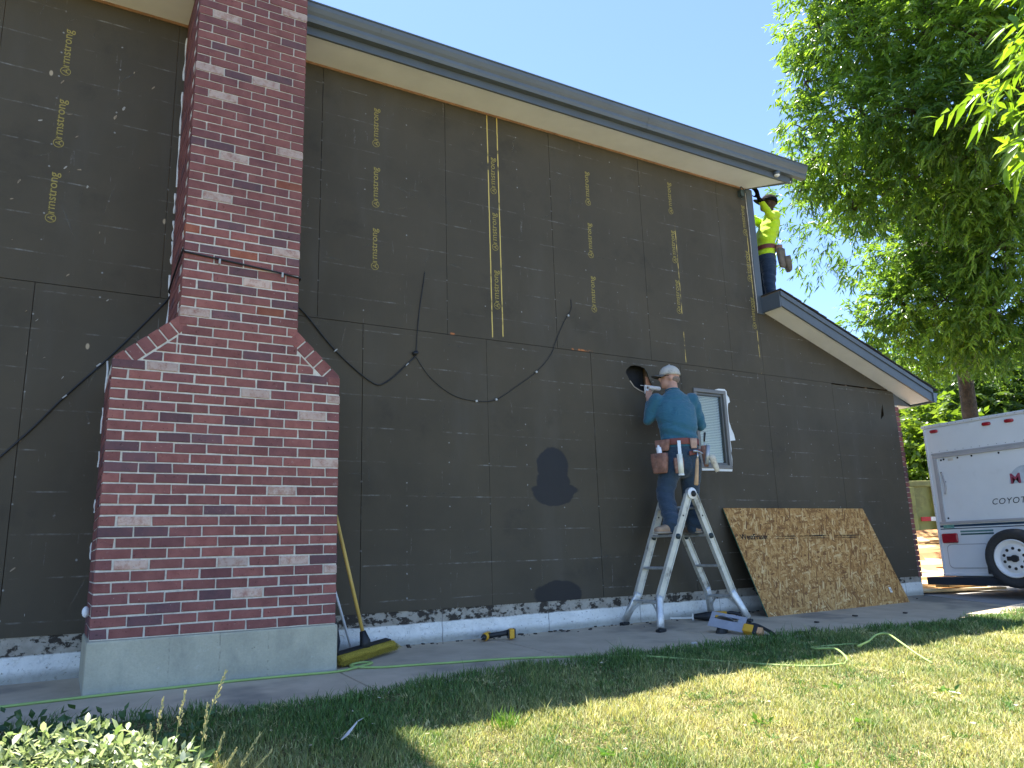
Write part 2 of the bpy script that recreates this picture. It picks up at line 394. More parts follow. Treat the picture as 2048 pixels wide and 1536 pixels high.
ups = [-8.2+1.22*i for i in range(7)]+[.32, 1.54, 2.76, 3.98, 5.20, 6.42, XC]
for a, b in zip(ups[:-1], ups[1:]): upper.append((a, b, panel(rect(a, b, SEAM, SOF+.02))))
lows = [-8.2+.16+1.22*i for i in range(6)]+[-.50, .72, 1.945, 3.165, 4.385, 5.605, XC]
for a, b in zip(lows[:-1], lows[1:]):
    hs = []
    if a < 5 < b: hs.append(HOLE)
    if a < 6 < b: hs.append(WIN)
    panel(rect(a, b, PB, SEAM), hs)
# side wing panels
panel(rect(XC, 8.16, PB, SEAM)); panel(rect(8.16, XE, PB, leanz(XE)+.02) if leanz(XE)+.02 < SEAM else rect(8.16, XE, PB, SEAM), [TEAR])
xk = 7.04+(3.546-SEAM)/.3475
panel([(XC+q, SEAM+q), (xk+.03, SEAM+q), (XC+q, leanz(XC)+.03)])
# printed lettering on the upper boards
ring = MB()
for k in range(28):
    a0, a1 = 2*math.pi*k/28, 2*math.pi*(k+1)/28
    ring.add([(r_*math.cos(t), r_*math.sin(t), 0) for t, r_ in ((a0, .030), (a1, .030), (a1, .0355), (a0, .0355))], [(0, 3, 2, 1)])
bm = bmesh.new(); tm = bpy.data.meshes.new('t'); tm.from_pydata(ring.v, [], ring.f); bm.from_mesh(tm)
for body, off, sz in (('A', (-.017, -.020), .058), ('rmstrong', (.034, -.020), .088)):
    t2 = text_mesh(body, sz, bold=.0008); t2.transform(Matrix.Translation((off[0], off[1], 0))); bm.from_mesh(t2)
logo = bpy.data.meshes.new('printed_lettering'); bm.to_mesh(logo); bm.free(); logo.materials.append(M_INK)
cols = [(-.45, 4.43, 3.24), (2.05, 5.08, 3.23), (3.293, 4.883, 3.07), (4.463, 5.01, 3.18), (5.655, 4.551, 2.80), (6.858, 4.518, 2.79)]
for cx, zt, zb in cols:
    par = [o for a, b, o in upper if a < cx < b][0]; zc = zt+.035
    while zc > 2.80:
        if zc+.40 < SOF:
            o = bpy.data.objects.new('printed_lettering', logo); reg(o, par)
            place(o, (cx+random.uniform(-.004, .004), -.0165, zc), (0, 0, 1), (-1, 0, 0))
        zc -= .605
# --- torn paper flecks and scuffs on the boards
fr_ = random.Random(31); fm = MB(); fm2 = MB()
def on_wall(x, z): return not (4.75 < x < 5.3 and 2.3 < z < 2.75) and not (5.6 < x < 6.45 and 1.5 < z < 2.6) and (z < 5.1 if x < 6.9 else z < leanz(x)-.08)
for i in range(66):
    x = fr_.uniform(-.72, .32) if i < 40 else fr_.uniform(1.6, 9.3); z = fr_.uniform(.4, 5.05)
    if not on_wall(x, z): continue
    a = fr_.gauss(.9, .5); L = fr_.uniform(.012, .048)*(1 if i < 40 else .45); w_ = L*fr_.uniform(.15, .4); n_ = 7; cx, sx = math.cos(a), math.sin(a); pts_ = []
    for k in range(n_): t = 2*math.pi*k/n_; r_ = fr_.uniform(.55, 1.1); u_, v_ = L/2*r_*math.cos(t), w_/2*r_*math.sin(t); pts_.append((x+u_*cx-v_*sx, -.0152-fr_.uniform(0, .003), z+u_*sx+v_*cx))
    fm.cur = fr_.choice((0, 0, 1)); fm.add(pts_+[(p[0], -.0135, p[2]) for p in pts_], [tuple(range(n_))]+[(k, k+n_, (k+1) % n_+n_, (k+1) % n_) for k in range(n_)])
o = fm.build('torn_flecks', [simple('torn_tan', (.26, .205, .14), .9, .3, 40), simple('torn_pale', (.34, .32, .28), .9, .2, 40)], house, fix=True); o['kind'] = 'stuff'
for i in range(170):
    x = fr_.uniform(-.7, 9.3); z = fr_.uniform(.45, 5.0)
    if not on_wall(x, z) or (0 < x < 1.45): continue
    a = fr_.choice((fr_.gauss(1.57, .25), fr_.gauss(0, .12), fr_.gauss(1.1, .5))); L = fr_.uniform(.05, .34); w_ = fr_.uniform(.003, .012); bend = fr_.gauss(0, .5); n_ = 7; q0 = Vector((x, 0, z)); st_ = []
    for k in range(n_):
        ww = w_*math.sin(math.pi*(k+.5)/n_); d_ = Vector((math.cos(a), 0, math.sin(a))); nn_ = Vector((-d_.z, 0, d_.x)); st_ += [q0+nn_*ww/2, q0-nn_*ww/2]; q0 = q0+d_*L/n_; a += bend/n_
    if not on_wall(q0.x, q0.z): continue
    fm2.add([(p.x, -.0158, p.z) for p in st_], [(2*k, 2*k+1, 2*k+3, 2*k+2) for k in range(n_-1)])
g = G('chalk_scuff'); g.set(col=(.30, .29, .26), rough=.95, spec=.1, alpha=g.math('MULTIPLY', g.step(g.noise(55, 4, .75), .42, .68), .42)); o = fm2.build('scuff_marks', g.m, house); o['kind'] = 'stuff'
# --- core behind the boards, foundation
core = MB(); core.box(-8.3, 6.90, .16, 8.0, .06, SOF-.02); core.box(6.90, 9.40, .16, 8.0, .06, 2.55)
for sx in [v for v in np.arange(-8.2, 9.3, .4064) if not 5.70 < v < 6.32]: core.box(sx-.019, sx+.019, .002, .155, .33, SOF-.02 if sx < 6.85 else leanz(sx+.02)-.05)
core.build('wall_frame', simple('framing_lumber', (.20, .13, .075), .85, .3, 5), house)
MB().box(4.80, 5.16, .10, .14, 2.3, 2.75).build('insulation', simple('black_insulation', (.015, .016, .018), .9), house)  # near-black sheet behind the hole, its colour stands in for the cavity's shade
MB().box(9.02, 9.2, .10, .14, 2.25, 2.6).build('insulation', MATS['black_insulation'], house)  # same painted darkness backing the tear in the wing panel
pl = MB(); pl.prism([(5.145, 2.57), (5.20, 2.46), (5.20, 2.40), (5.12, 2.40), (5.12, 2.57)], 'xz', .012, .02); pl.build('exposed_sheathing', simple('raw_wood_chip', (.36, .17, .09), .85, .3, 12), house)
tb = MB()   # torn pale lip under the hole
lip = [(4.88, 2.50), (4.93, 2.44), (5.0, 2.408), (5.06, 2.392), (5.13, 2.40), (5.15, 2.385)]
for a, b in zip(lip[:-1], lip[1:]): tb.beam((a[0], -.014, a[1]-.005), (b[0], -.014, b[1]-.005), .010, .010)
tb.beam((5.15, -.014, 2.385), (5.205, -.014, 2.44), .012, .022)
tb.build('torn_edge', simple('torn_fibre', (.42, .36, .28), .9), house)
g = G('foundation_paint'); oc = g.co(); x, y, z = g.sep(oc)
zz = g.math('SUBTRACT', z, g.math('MULTIPLY', x, .005)); zn = g.math('ADD', zz, g.math('MULTIPLY', g.math('SUBTRACT', g.noise(5, 4, .6), .5), .03))
white = g.ramp(g.noise(4, 5, .65), [(.3, (.66, .66, .62)), (.7, (.86, .85, .80))])
bare = g.ramp(g.noise(7, 5, .65), [(.3, (.26, .235, .19)), (.7, (.42, .39, .33))])
tar = g.step(g.math('ADD', g.noise(11, 6, .72, vec=g.map(oc, scale=(.8, 1, 1.2))), g.math('MULTIPLY', g.noise(1.1, 2), .35)), .66, .72)
bare = g.mix(tar, bare, (.045, .038, .03))
c1 = g.mix(g.step(zn, .185, .20), white, bare)
spk = g.step(g.noise(38, 4, .75), .60, .68); c1 = g.mix(g.math('MULTIPLY', spk, .8), c1, (.09, .08, .06))
c1 = g.mix(g.math('MULTIPLY', g.step(zn, .115, .05), .7), c1, (.24, .235, .19))
crk = g.step(g.math('ABSOLUTE', g.math('SUBTRACT', g.math('FRACT', g.math('ADD', g.math('MULTIPLY', x, .93), g.math('MULTIPLY', g.noise(9), .02))), .5)), .006, .002)
c1 = g.mix(g.math('MULTIPLY', crk, .6), c1, (.10, .09, .08))
g.set(col=c1, rough=.85, spec=.3); g.bump(g.math('ADD', g.noise(30, 5, .7), g.math('MULTIPLY', tar, .6)), .6, .008); M_FOUND = g.m
fo = MB(); fo.box(-8.3, XE+.06, -.006, .30, -.25, PB+.015); fo.build('foundation', M_FOUND, house)
# --- brick veneer edge at the far corner of the wing
def brick_mat(name, c, c2, pale=0):
    g = G(name); n1 = g.noise(9, 5, .65, vec=g.n('ShaderNodeVectorMath', operation='ADD').outputs[0])
    va = g.t.nodes['Vector Math']; g.put(va.inputs[0], g.co('Object')); oi = g.n('ShaderNodeObjectInfo')
    g.put(va.inputs[1], g.comb(g.math('MULTIPLY', oi.outputs['Random'], 37.0), g.math('MULTIPLY', oi.outputs['Random'], 11.0), 0.0))
    cc = g.ramp(n1, [(.32, c), (.68, c2)])
    pit = g.step(g.noise(55, 3, .7, vec=va.outputs[0]), .62, .70); cc = g.mix(g.math('MULTIPLY', pit, .65), cc, tuple(k*.35 for k in c))
    if pale:
        pp = g.step(g.noise(17, 5, .75, vec=va.outputs[0]), .36, .55); cc = g.mix(g.math('MULTIPLY', pp, pale), cc, (.62, .54, .47))
    sp2 = g.step(g.noise(70, 2, .6, vec=g.map(va.outputs[0], loc=(3, 3, 3))), .70, .75); cc = g.mix(g.math('MULTIPLY', sp2, .4), cc, (.5, .42, .38))
    sm_ = g.step(g.noise(14, 4, .7, vec=g.map(va.outputs[0], loc=(8, 1, 5))), .66, .78); cc = g.mix(g.math('MULTIPLY', sm_, .30), cc, (.5, .46, .42))
    cc = g.mix(1, cc, g.ramp(oi.outputs['Random'], [(0, (.80, .80, .82)), (1, (1.18, 1.14, 1.12))]), 'MULTIPLY')
    g.set(col=cc, rough=.88, spec=.22); g.bump(g.math('ADD', g.noise(38, 4, .7), g.math('MULTIPLY', pit, -.8)), .55, .004); return g.m
BM = [brick_mat('brick_dark_red', (.18, .072, .066), (.26, .108, .094)), brick_mat('brick_red', (.205, .076, .068), (.285, .118, .10)),
      brick_mat('brick_wine', (.155, .066, .066), (.225, .095, .088)), brick_mat('brick_plum', (.115, .068, .075), (.18, .088, .09)),
      brick_mat('brick_orange', (.22, .07, .045), (.29, .11, .07)), brick_mat('brick_whitewashed', (.30, .16, .13), (.42, .28, .215), .45)]
g = G('mortar'); n1 = g.noise(30, 4, .7); g.set(col=g.ramp(n1, [(.3, (.46, .43, .37)), (.7, (.66, .62, .54))]), rough=.95, spec=.1); g.bump(g.noise(110, 3, .7), .6, .003); M_MORT = g.m
BW, BH, J = .2032, .0677, .010
ven = MB(); ven.box(XE+.002, XE+.068, .004, 6, .30, leanz(XE)-.12); veneer = ven.build('brick_veneer', M_MORT, house)
vb = MB(); vb.box(-.0395, .0395, -.047, .047, -.0287, .0287); vbm = vb.mesh('brick')
zb = .335; k = 0
while zb < leanz(XE)-.16:
    me = vbm.copy(); me.materials.append(BM[random.choice((0, 0, 2, 3, 1))]); o = bpy.data.objects.new('brick', me); reg(o, veneer)
    o.location = (XE+.038+(k % 2)*.006+random.uniform(-.003, .003), .036+random.uniform(-.003, .003), zb); zb += BH; k += 1
# --- eaves of the main roof
M_TRIM = simple('slate_grey_paint', (.085, .10, .115), .48, .08, 3, spec=.45, bump=.08, bscale=30)
M_SOFF = simple('soffit_paint', (.85, .85, .87), .7, .06, 2, bump=.05)
M_GUT = simple('gutter_metal', (.088, .104, .118), .38, .10, 2.5, metal=0.0, spec=.5, bump=.05)
M_SHING = simple('asphalt_shingle', (.055, .055, .058), .95, .35, 60, bump=.7, bscale=200)
OV = -.405; XR = 7.36
so_ = MB()
so_.add([(-8.6, 0, SOF), (XC, 0, SOF), (XR-.09, OV, SOF-.012), (-8.6, OV, SOF-.012), (-8.6, 0, SOF+.02), (XC, 0, SOF+.02), (XR-.09, OV, SOF+.02), (-8.6, OV, SOF+.02)], [(0,3,2,1),(4,5,6,7),(0,1,5,4),(1,2,6,5),(2,3,7,6),(3,0,4,7)])
so_.build('soffit', M_SOFF, house)
mr = MB(); mr.beam((XC+.01, 0, SOF-.003), (XR-.10, OV+.01, SOF-.016), .012, .008); mr.build('soffit_seam', M_TRIM, house)
tr = MB(); tr.box(-8.6, XC-.01, -.022, -.014, SOF-.022, SOF+.0); tr.build('soffit_edge_strip', simple('bare_wood_strip', (.30, .17, .10), .85), house)
fa = MB(); fa.box(-8.6, XR-.07, OV-.024, OV, SOF-.035, SOF+.19); fa.build('fascia', M_TRIM, house, bevel=.003)
gut = MB()
prof = [(OV-.026, 5.205), (OV-.085, 5.205), (OV-.097, 5.235), (OV-.100, 5.262), (OV-.118, 5.285), (OV-.135, 5.32), (OV-.140, 5.352), (OV-.150, 5.356), (OV-.150, 5.366), (OV-.128, 5.366), (OV-.128, 5.34), (OV-.10, 5.30), (OV-.08, 5.225), (OV-.030, 5.225), (OV-.030, 5.36), (OV-.026, 5.36)]
gut.prism(prof, 'yz', -8.6, 7.50); gut.build('gutter', M_GUT, house, fix=True)
for gx in (-3.1, 1.9, 4.95):
    gj = MB(); gj.prism([(y_-.002*(1 if y_ < OV-.08 else 0), z_-.0015) for y_, z_ in prof[:9]]+[(OV-.12, 5.372), (OV-.026, 5.372)], 'yz', gx, gx+.035); gj.build('gutter_joint', M_GUT, house, fix=True)
ge = MB(); ge.prism([(OV-.026, 5.206), (OV-.085, 5.206), (OV-.138, 5.35), (OV-.146, 5.362), (OV-.026, 5.362)], 'yz', 7.497, 7.503); ge.build('gutter_end_cap', M_GUT, house, fix=True)
# roof: gable with ridge above the middle, rake on the right
def roof_slab(x0, x1, th=.05):
    m = MB(); RY, RZ = 4.0, SOF+.20+(4.0-OV)*.333
    pts = [(OV-.06, SOF+.185), (RY, RZ), (8.4, SOF+.185), (8.4, SOF+.185+th), (RY, RZ+th*1.05), (OV-.06, SOF+.185+th)]
    m.prism(pts, 'yz', x0, x1); return m
roof = roof_slab(-8.7, XR+.04).build('roof', M_SHING, house, fix=True)
rk = MB()
rk.prism([(OV, SOF-.01), (4.0, SOF-.01+(4.0-OV)*.333), (4.0, SOF+.19+(4.0-OV)*.333), (OV, SOF+.19)], 'yz', XR-.03, XR+.0); rk.build('rake_board', M_TRIM, house, fix=True)
rs = MB(); rs.prism([(OV, SOF-.005), (4.0, SOF-.005+(4.0-OV)*.333), (4.0, SOF+.015+(4.0-OV)*.333), (OV, SOF+.015)], 'yz', XC+.06, XR-.03); rs.build('rake_soffit', M_SOFF, house, fix=True)
gw = MB(); gw.prism([(.02, 2.5), (8.0, 2.5), (8.0, SOF), (4.0, SOF+1.45), (.02, SOF+.12)], 'yz', 6.90, 6.945); gw.build('gable_wall', M_PANEL, house, fix=True)
cb = MB(); cb.box(XC+.0, XC+.105, -.030, -.004, leanz(7.0)-.05, SOF-.004); cb.box(XC+.079, XC+.105, -.004, .11, leanz(7.0)-.02, SOF-.004)
cb.build('corner_board', M_TRIM, house, bevel=.003)
cs = MB(); cs.tube([(XC-.006, -.018, SOF-.03), (XC-.004, -.020, 4.6), (XC-.007, -.018, 4.1), (XC-.005, -.02, 3.7), (XC-.006, -.018, 3.52)], lambda t: .006, 6, 6); cs.build('caulk_bead', simple('old_white_caulk', (.48, .44, .40), .8, .3, 30), house)
# --- wing roof: rake along the wall plane
rz = lambda x: leanz(x)
RO = -.305; LX0, LX1 = 7.02, 9.80
ls = MB(); ls.prism([(LX0, rz(LX0)), (LX1, rz(LX1)), (LX1, rz(LX1)+.015), (LX0, rz(LX0)+.015)], 'xz', RO+.02, 0); lean = ls.build('side_roof', M_SOFF, house, fix=True)
lf = MB(); lf.prism([(LX0, rz(LX0)-.012), (LX1+.02, rz(LX1+.02)-.012), (LX1+.02, rz(LX1+.02)+.155), (LX0, rz(LX0)+.155)], 'xz', RO-.004, RO+.02); lf.build('rake_board', M_TRIM, lean, fix=True, bevel=.003)
lf = MB(); lf.prism([(LX0-.01, rz(LX0)+.110), (LX1+.03, rz(LX1+.03)+.110), (LX1+.03, rz(LX1+.03)+.170), (LX0-.01, rz(LX0)+.170)], 'xz', RO-.022, RO-.006); lf.build('rake_trim', M_TRIM, lean, fix=True, bevel=.003)
le = MB(); le.box(LX0-.022, LX0-.001, RO-.003, -.002, rz(LX0)-.030, rz(LX0)+.165); le.build('end_board', M_TRIM, lean, bevel=.003)
for i in range(20):    # overlapping courses, their ends show along the rake
    xa = LX0-.02+i*.1435; xb = xa+.21; dz0 = .176; dzb = .192
    m = MB(); e = RO-.030-random.uniform(0, .012)
    m.prism([(xa, rz(xa)+dz0+.004), (xb, rz(xb)+dzb), (xb, rz(xb)+dzb+.007), (xa, rz(xa)+dz0+.011)], 'xz', e, 8.0); m.build('shingle_course', M_SHING, lean, fix=True)
dk = MB(); dk.prism([(LX0-.01, rz(LX0)+.155), (LX1+.02, rz(LX1+.02)+.155), (LX1+.02, rz(LX1+.02)+.178), (LX0-.01, rz(LX0)+.178)], 'xz', RO+.0, 8.0); dk.build('roof_deck', MATS['framing_lumber'], lean, fix=True)
lg = MB(); zg = rz(LX1)
lg.prism([(LX1+.025, zg-.02), (LX1+.075, zg-.02), (LX1+.115, zg+.09), (LX1+.13, zg+.10), (LX1+.13, zg+.11), (LX1+.025, zg+.11)], 'xz', RO-.02, 8.0); lg.build('gutter', M_GUT, lean, fix=True)
lb = MB(); lb.add([(XE+.07, 0, zg-.03), (LX1, 0, zg-.03), (LX1, 8, zg-.03), (XE+.07, 8, zg-.03)], [(0, 3, 2, 1)]); lb.build('eave_soffit', M_SOFF, lean)
lr = MB(); lr.prism([(XE+.0, zg-.028), (LX1-.03, zg-.028), (XE+.0, rz(XE)+.0)], 'xz', -.012, .008); lr.build('return_board', M_TRIM, lean, fix=True)
# --- window
wp = house
M_WFR = simple('window_frame_bronze', (.16, .155, .145), .5, .1, 6, bump=.05)
x0, x1, z0, z1 = 5.765, 6.255, 1.600, 2.492; fw_ = .042
wf = MB()
for (a, b, c, d) in ((x0, x1, z0, z0+fw_), (x0, x1, z1-fw_, z1), (x0, x0+fw_, z0+fw_, z1-fw_), (x1-fw_, x1, z0+fw_, z1-fw_)): wf.box(a, b, -.030, .06, c, d)
win = wf.build('window', M_WFR, house, bevel=.004)
ws = MB(); a0, a1, b0, b1 = x0+fw_, x1-fw_, z0+fw_, z1-fw_; s_ = .028
for (a, b, c, d) in ((a0, a1, b0, b0+s_), (a0, a1, b1-s_, b1), (a0, a0+s_, b0+s_, b1-s_), (a1-s_, a1, b0+s_, b1-s_)): ws.box(a+.001, b-.001, -.008, .045, c+.001, d-.001)
ws.build('sash', simple('sash_metal', (.10, .105, .105), .45, .1, 6), win, bevel=.003)
g = G('window_glass'); gls = g.n('ShaderNodeBsdfGlossy'); gls.inputs['Roughness'].default_value = .02; tp_ = g.n('ShaderNodeBsdfTransparent'); tp_.inputs[0].default_value = (.93, .96, .94, 1); mx_ = g.n('ShaderNodeMixShader'); mx_.inputs[0].default_value = .06
g.t.links.new(tp_.outputs[0], mx_.inputs[1]); g.t.links.new(gls.outputs[0], mx_.inputs[2]); g.t.links.new(mx_.outputs[0], g.o.inputs[0])
MB().box(a0+s_-.002, a1-s_+.002, .012, .015, b0+s_-.002, b1-s_+.002).build('pane', g.m, win)
slm = MB(); slm.obox((0, 0, 0), ((a1-a0)/2-.006, 0, 0), (0, .010, .0085), (0, -.0006, .0007)); slat = slm.mesh('blind_slat')
slat.materials.append(simple('blind_vinyl', (.80, .74, .55), .6, .04, 3, bump=0))
zq = b0+.015
while zq < b1-.02:
    o = bpy.data.objects.new('blind_slat', slat); reg(o, win); o.location = ((a0+a1)/2, .040, zq); zq += .0185
bk = MB(); bk.box(a0, a1, .10, .11, b0, b1); bk.build('room_behind', simple('dim_room', (.25, .24, .20), .9), win)
for xx in (a0+.13, a1-.13): MB().tube([(xx, .027, b0), (xx, .027, b1)], .0015, 5).build('blind_cord', MATS['blind_vinyl'], win)
M_WRAP = simple('white_flashing_tape', (.72, .73, .72), .6, .08, 10, bump=.3, bscale=30, bdist=.01)
def ragged(pts):
    m = MB(); n_ = len(pts); vs = [(a, -.0165-.006*random.random(), b) for a, b in pts]+[(a, -.0138, b) for a, b in pts]
    m.add(vs, [tuple(range(n_))]+[(i, i+n_, (i+1) % n_+n_, (i+1) % n_) for i in range(n_)]); return m.build('flashing_tape', M_WRAP, win, fix=True)
ragged([(6.25, 2.30), (6.275, 2.31), (6.285, 2.35), (6.32, 2.37), (6.31, 2.42), (6.285, 2.45), (6.28, 2.49), (6.25, 2.515), (6.15, 2.512), (6.10, 2.497), (6.12, 2.488), (6.25, 2.488)])
ragged([(6.25, 1.62), (6.262, 1.63), (6.27, 1.72), (6.262, 1.78), (6.275, 1.83), (6.27, 1.92), (6.345, 1.93), (6.33, 2.0), (6.30, 2.06), (6.275, 2.14), (6.27, 2.25), (6.275, 2.31), (6.25, 2.31)])
ragged([(5.80, 1.573), (6.0, 1.580), (6.02, 1.572), (6.255, 1.575), (6.262, 1.604), (5.80, 1.604)])
# ------------------------------------------------------------------ chimney
CF = -.75; ZB = .31; CW = 7.5*BW-J; UL, UR = .385, .385+4*BW-J; ZS = ZB+26*BH; ZU = ZS+5*BH; CT = 8.75
ch = MB(); e = .0045
ch.prism([(e, ZB), (CW-e, ZB), (CW-e, ZS-e), (UR-e, ZU-e-.02), (UR-e, CT), (UL+e, CT), (UL+e, ZU-e+.0), (e, ZS-e)], 'xz', CF+e+.0015, .0)
chim = ch.build('chimney', M_MORT, house, fix=True)
g = G('footing_concrete'); oc = g.co(); x, y, z = g.sep(oc)
c1 = g.ramp(g.noise(3.5, 5, .65), [(.3, (.42, .40, .30)), (.7, (.58, .55, .41))]); c1 = g.mix(g.math('MULTIPLY', g.noise(90, 4, .75), .6), c1, (.21, .215, .185))
pit = g.step(g.voro(24, vec=g.map(oc, scale=(1, 1, 1.3))), .12, .05); pit = g.math('MULTIPLY', pit, g.step(g.noise(3.1, 2, vec=g.map(oc, loc=(2, 0, 4))), .50, .60))
vl = g.step(g.math('ABSOLUTE', g.math('SUBTRACT', g.math('FRACT', g.math('MULTIPLY', g.math('ADD', x, g.math('MULTIPLY', g.noise(6), .012)), 3.3)), .5)), .018, .006)
vl = g.math('MULTIPLY', vl, g.step(g.noise(34, 3, .7), .50, .60)); vl = g.math('MULTIPLY', vl, g.step(g.noise(1.6, 1, vec=g.map(oc, scale=(1, 0, .2))), .45, .55))
pv = g.math('MAXIMUM', pit, g.math('MULTIPLY', vl, .4)); c1 = g.mix(g.math('MULTIPLY', pv, .75), c1, (.09, .095, .085)); c1 = g.mix(g.math('MULTIPLY', g.step(g.noise(2.2, 5, .7, vec=g.map(oc, scale=(1.5, 1, .7), loc=(6, 2, 1))), .44, .70), .6), c1, (.23, .235, .195)); c1 = g.mix(g.math('MULTIPLY', g.step(g.noise(11, 5, .75), .6, .75), .4), c1, (.62, .62, .55))
c1 = g.mix(g.math('MULTIPLY', g.step(g.math('ADD', z, g.math('MULTIPLY', g.noise(8), .07)), .10, .03), .35), c1, (.42, .44, .42))
g.set(col=c1, rough=.9, spec=.25); g.bump(g.math('ADD', g.math('MULTIPLY', pv, -1.2), g.noise(45, 5, .75)), .9, .008)
cbm = MB(); cbm.box(-.012, CW+.012, CF-.012, -.007, -.2, ZB-.002); cbm.build('concrete_base', g.m, chim, bevel=.012)
pale_px = [(.49, 5.05), (1.08, 5.04), (.585, 4.82), (.50, 4.30), (.90, 4.32), (.57, 4.09), (1.10, 3.76), (.77, 3.65), (.66, 3.33), (1.08, 2.98), (.87, 2.70), (.49, 2.40), (.27, 2.27), (.98, 1.90), (1.28, 1.80), (1.46, 1.93), (1.14, 1.26), (1.42, 1.45), (.155, 1.00), (.24, .785), (.77, .735), (1.15, .745), (1.42, .68), (.83, .535)]
orange_px = [(.80, 2.93), (1.18, 3.52), (.5, 3.05)]
def clip(poly, a, b, c):
    """keep a*x+b*z<=c"""
    out = []
    for i in range(len(poly)):
        p, q2 = poly[i], poly[(i+1) % len(poly)]; dp, dq = a*p[0]+b*p[1]-c, a*q2[0]+b*q2[1]-c
        if dp <= 0: out.append(p)
        if dp*dq < 0: t = dp/(dp-dq); out.append((p[0]+(q2[0]-p[0])*t, p[1]+(q2[1]-p[1])*t))
    return out
bricks = []   # (polygon, class)
def row(z0, xa, xb, half_first):
    x = xa; first = half_first
    while x < xb-.02:
        wd = BW/2-J if first else BW-J; first = False; x2 = min(x+wd, xb); bricks.append(((x, z0+J/2, x2, z0+BH-J/2), None)); x = x2+J
for r_ in range(26): row(ZB+r_*BH+.002, 0, CW, r_ % 2 == 0)
# shoulder rows, cut along the inner slope lines
def slope_l(x): return ZS+(x/UL)*(ZU-ZS)
sl_l = (ZU-ZS)/UL; sl_r = (ZU-.02-ZS)/(CW-UR)
TB = .105
polys = []
for r_ in range(26, 31):
    z0 = ZB+r_*BH+.002; xx = 0; lst = []
    first = r_ % 2 == 0
    while xx < CW-.02:
        wd = BW/2-J if first else BW-J; first = False; x2 = min(xx+wd, CW); lst.append((xx, z0+J/2, x2, z0+BH-J/2)); xx = x2+J
    for (a, b, c, d) in lst:
        full = [(a, b), (c, b), (c, d), (a, d)]; cl_l = (-sl_l, 1, ZS-TB*math.hypot(1, sl_l)-.008); cl_r = (sl_r, 1, ZS+sl_r*CW-TB*math.hypot(1, sl_r)-.008)
        inside = all(k_[0]*px_+k_[1]*pz_ <= k_[2] for k_ in (cl_l, cl_r) for px_, pz_ in full)
        if inside: parts_ = [full]
        else:
            parts_ = [clip(clip(full, -1, 0, -UL), 1, 0, UR)]
            for side_ in ((1, 0, UL-J), (-1, 0, -(UR+J))):
                pp_ = clip(full, *side_)
                if len(pp_) > 2: pp_ = clip(pp_, *cl_l)
                if len(pp_) > 2: pp_ = clip(pp_, *cl_r)
                parts_.append(pp_)
        for pg in [p__ for p__ in parts_ if len(p__) > 2]:
            ar = abs(sum(pg[i][0]*pg[(i+1) % len(pg)][1]-pg[(i+1) % len(pg)][0]*pg[i][1] for i in range(len(pg))))/2
            if ar > .0006: polys.append(pg)
def band(p, q_, n_, inward):
    p, q_ = Vector((p[0], 0, p[1])), Vector((q_[0], 0, q_[1])); t = (q_-p)/n_; L = t.length; td = t.normalized(); nd = Vector((-td.z, 0, td.x))*inward
    for i in range(n_):
        a = p+t*i+td*J*.5; b = p+t*(i+1)-td*J*.5; polys.append([(k.x, k.z) for k in (a, b, b+nd*(TB-.006), a+nd*(TB-.006))])
band((.0, ZS+.004), (UL, ZU), 6, -1); band((CW, ZS+.004), (UR, ZU-.02), 5, 1)
zr = ZU; k = 1; clipz = ZU
# rows between the slope bands right up to the neck, then the stack
r_ = 31
while ZB+(r_+1)*BH < CT:
    z0 = ZB+r_*BH+.002
    if r_ % 2: row(z0, UL, UR, False)
    else: row(z0, UL, UR, True)
    r_ += 1
_cent = [((b[0]+b[2])/2, (b[1]+b[3])/2) for b, _ in bricks]
def _near(lst): return {min(_cent, key=lambda c: abs(c[0]-a)+2.5*abs(c[1]-b)) for a, b in lst}
PALE, ORNG = _near(pale_px), _near(orange_px)
def pick(cx, cz):
    if (cx, cz) in PALE: return 5
    if (cx, cz) in ORNG: return 4
    v = random.random()
    return 0 if v < .42 else 1 if v < .70 else 2 if v < .89 else 3 if v < .992 else 4
bmesh_cache = {}
def brick_mesh(wd, hd, mi, var):
    key = (round(wd, 3), round(hd, 3), mi, var)
    if key in bmesh_cache: return bmesh_cache[key]
    rr = random.Random(hash(key)); m = MB(); d = .045; j = lambda s: rr.uniform(-s, s)
    bv = .004
    vs = [(-wd/2+j(.003), d, -hd/2+j(.002)), (wd/2+j(.003), d, -hd/2+j(.002)), (wd/2+j(.003), d, hd/2+j(.002)), (-wd/2+j(.003), d, hd/2+j(.002))]
    vs += [(v[0], -d+bv, v[2]) for v in vs]
    vs += [(v[0]-math.copysign(bv, v[0]), -d, v[2]-math.copysign(bv, v[2])) for v in vs[:4]]
    fs = [(3, 2, 1, 0)]
    for i in range(4): n2 = (i+1) % 4; fs += [(i, n2, 4+n2, 4+i), (4+i, 4+n2, 8+n2, 8+i)]
    fs.append((8, 9, 10, 11)); m.add(vs, [f[::-1] for f in fs][:] if False else fs)
    me = m.mesh('brick'); bm = bmesh.new(); bm.from_mesh(me); bmesh.ops.recalc_face_normals(bm, faces=bm.faces); bm.to_mesh(me); bm.free()
    me.materials.append(BM[mi]); bmesh_cache[key] = me; return me
cnt = 0; rest = MB()
def prism_brick(pg, mi, name, par):
    m = MB(); m.prism(pg, 'xz', CF+random.uniform(-.0015, .0012), CF+.09); return m.build(name, BM[mi], par, fix=True, bevel=.003, seg=1)
for pg in polys:
    prism_brick(pg, pick(sum(p[0] for p in pg)/len(pg), sum(p[1] for p in pg)/len(pg)) if random.random() < .85 else 1, 'brick', chim); cnt += 1
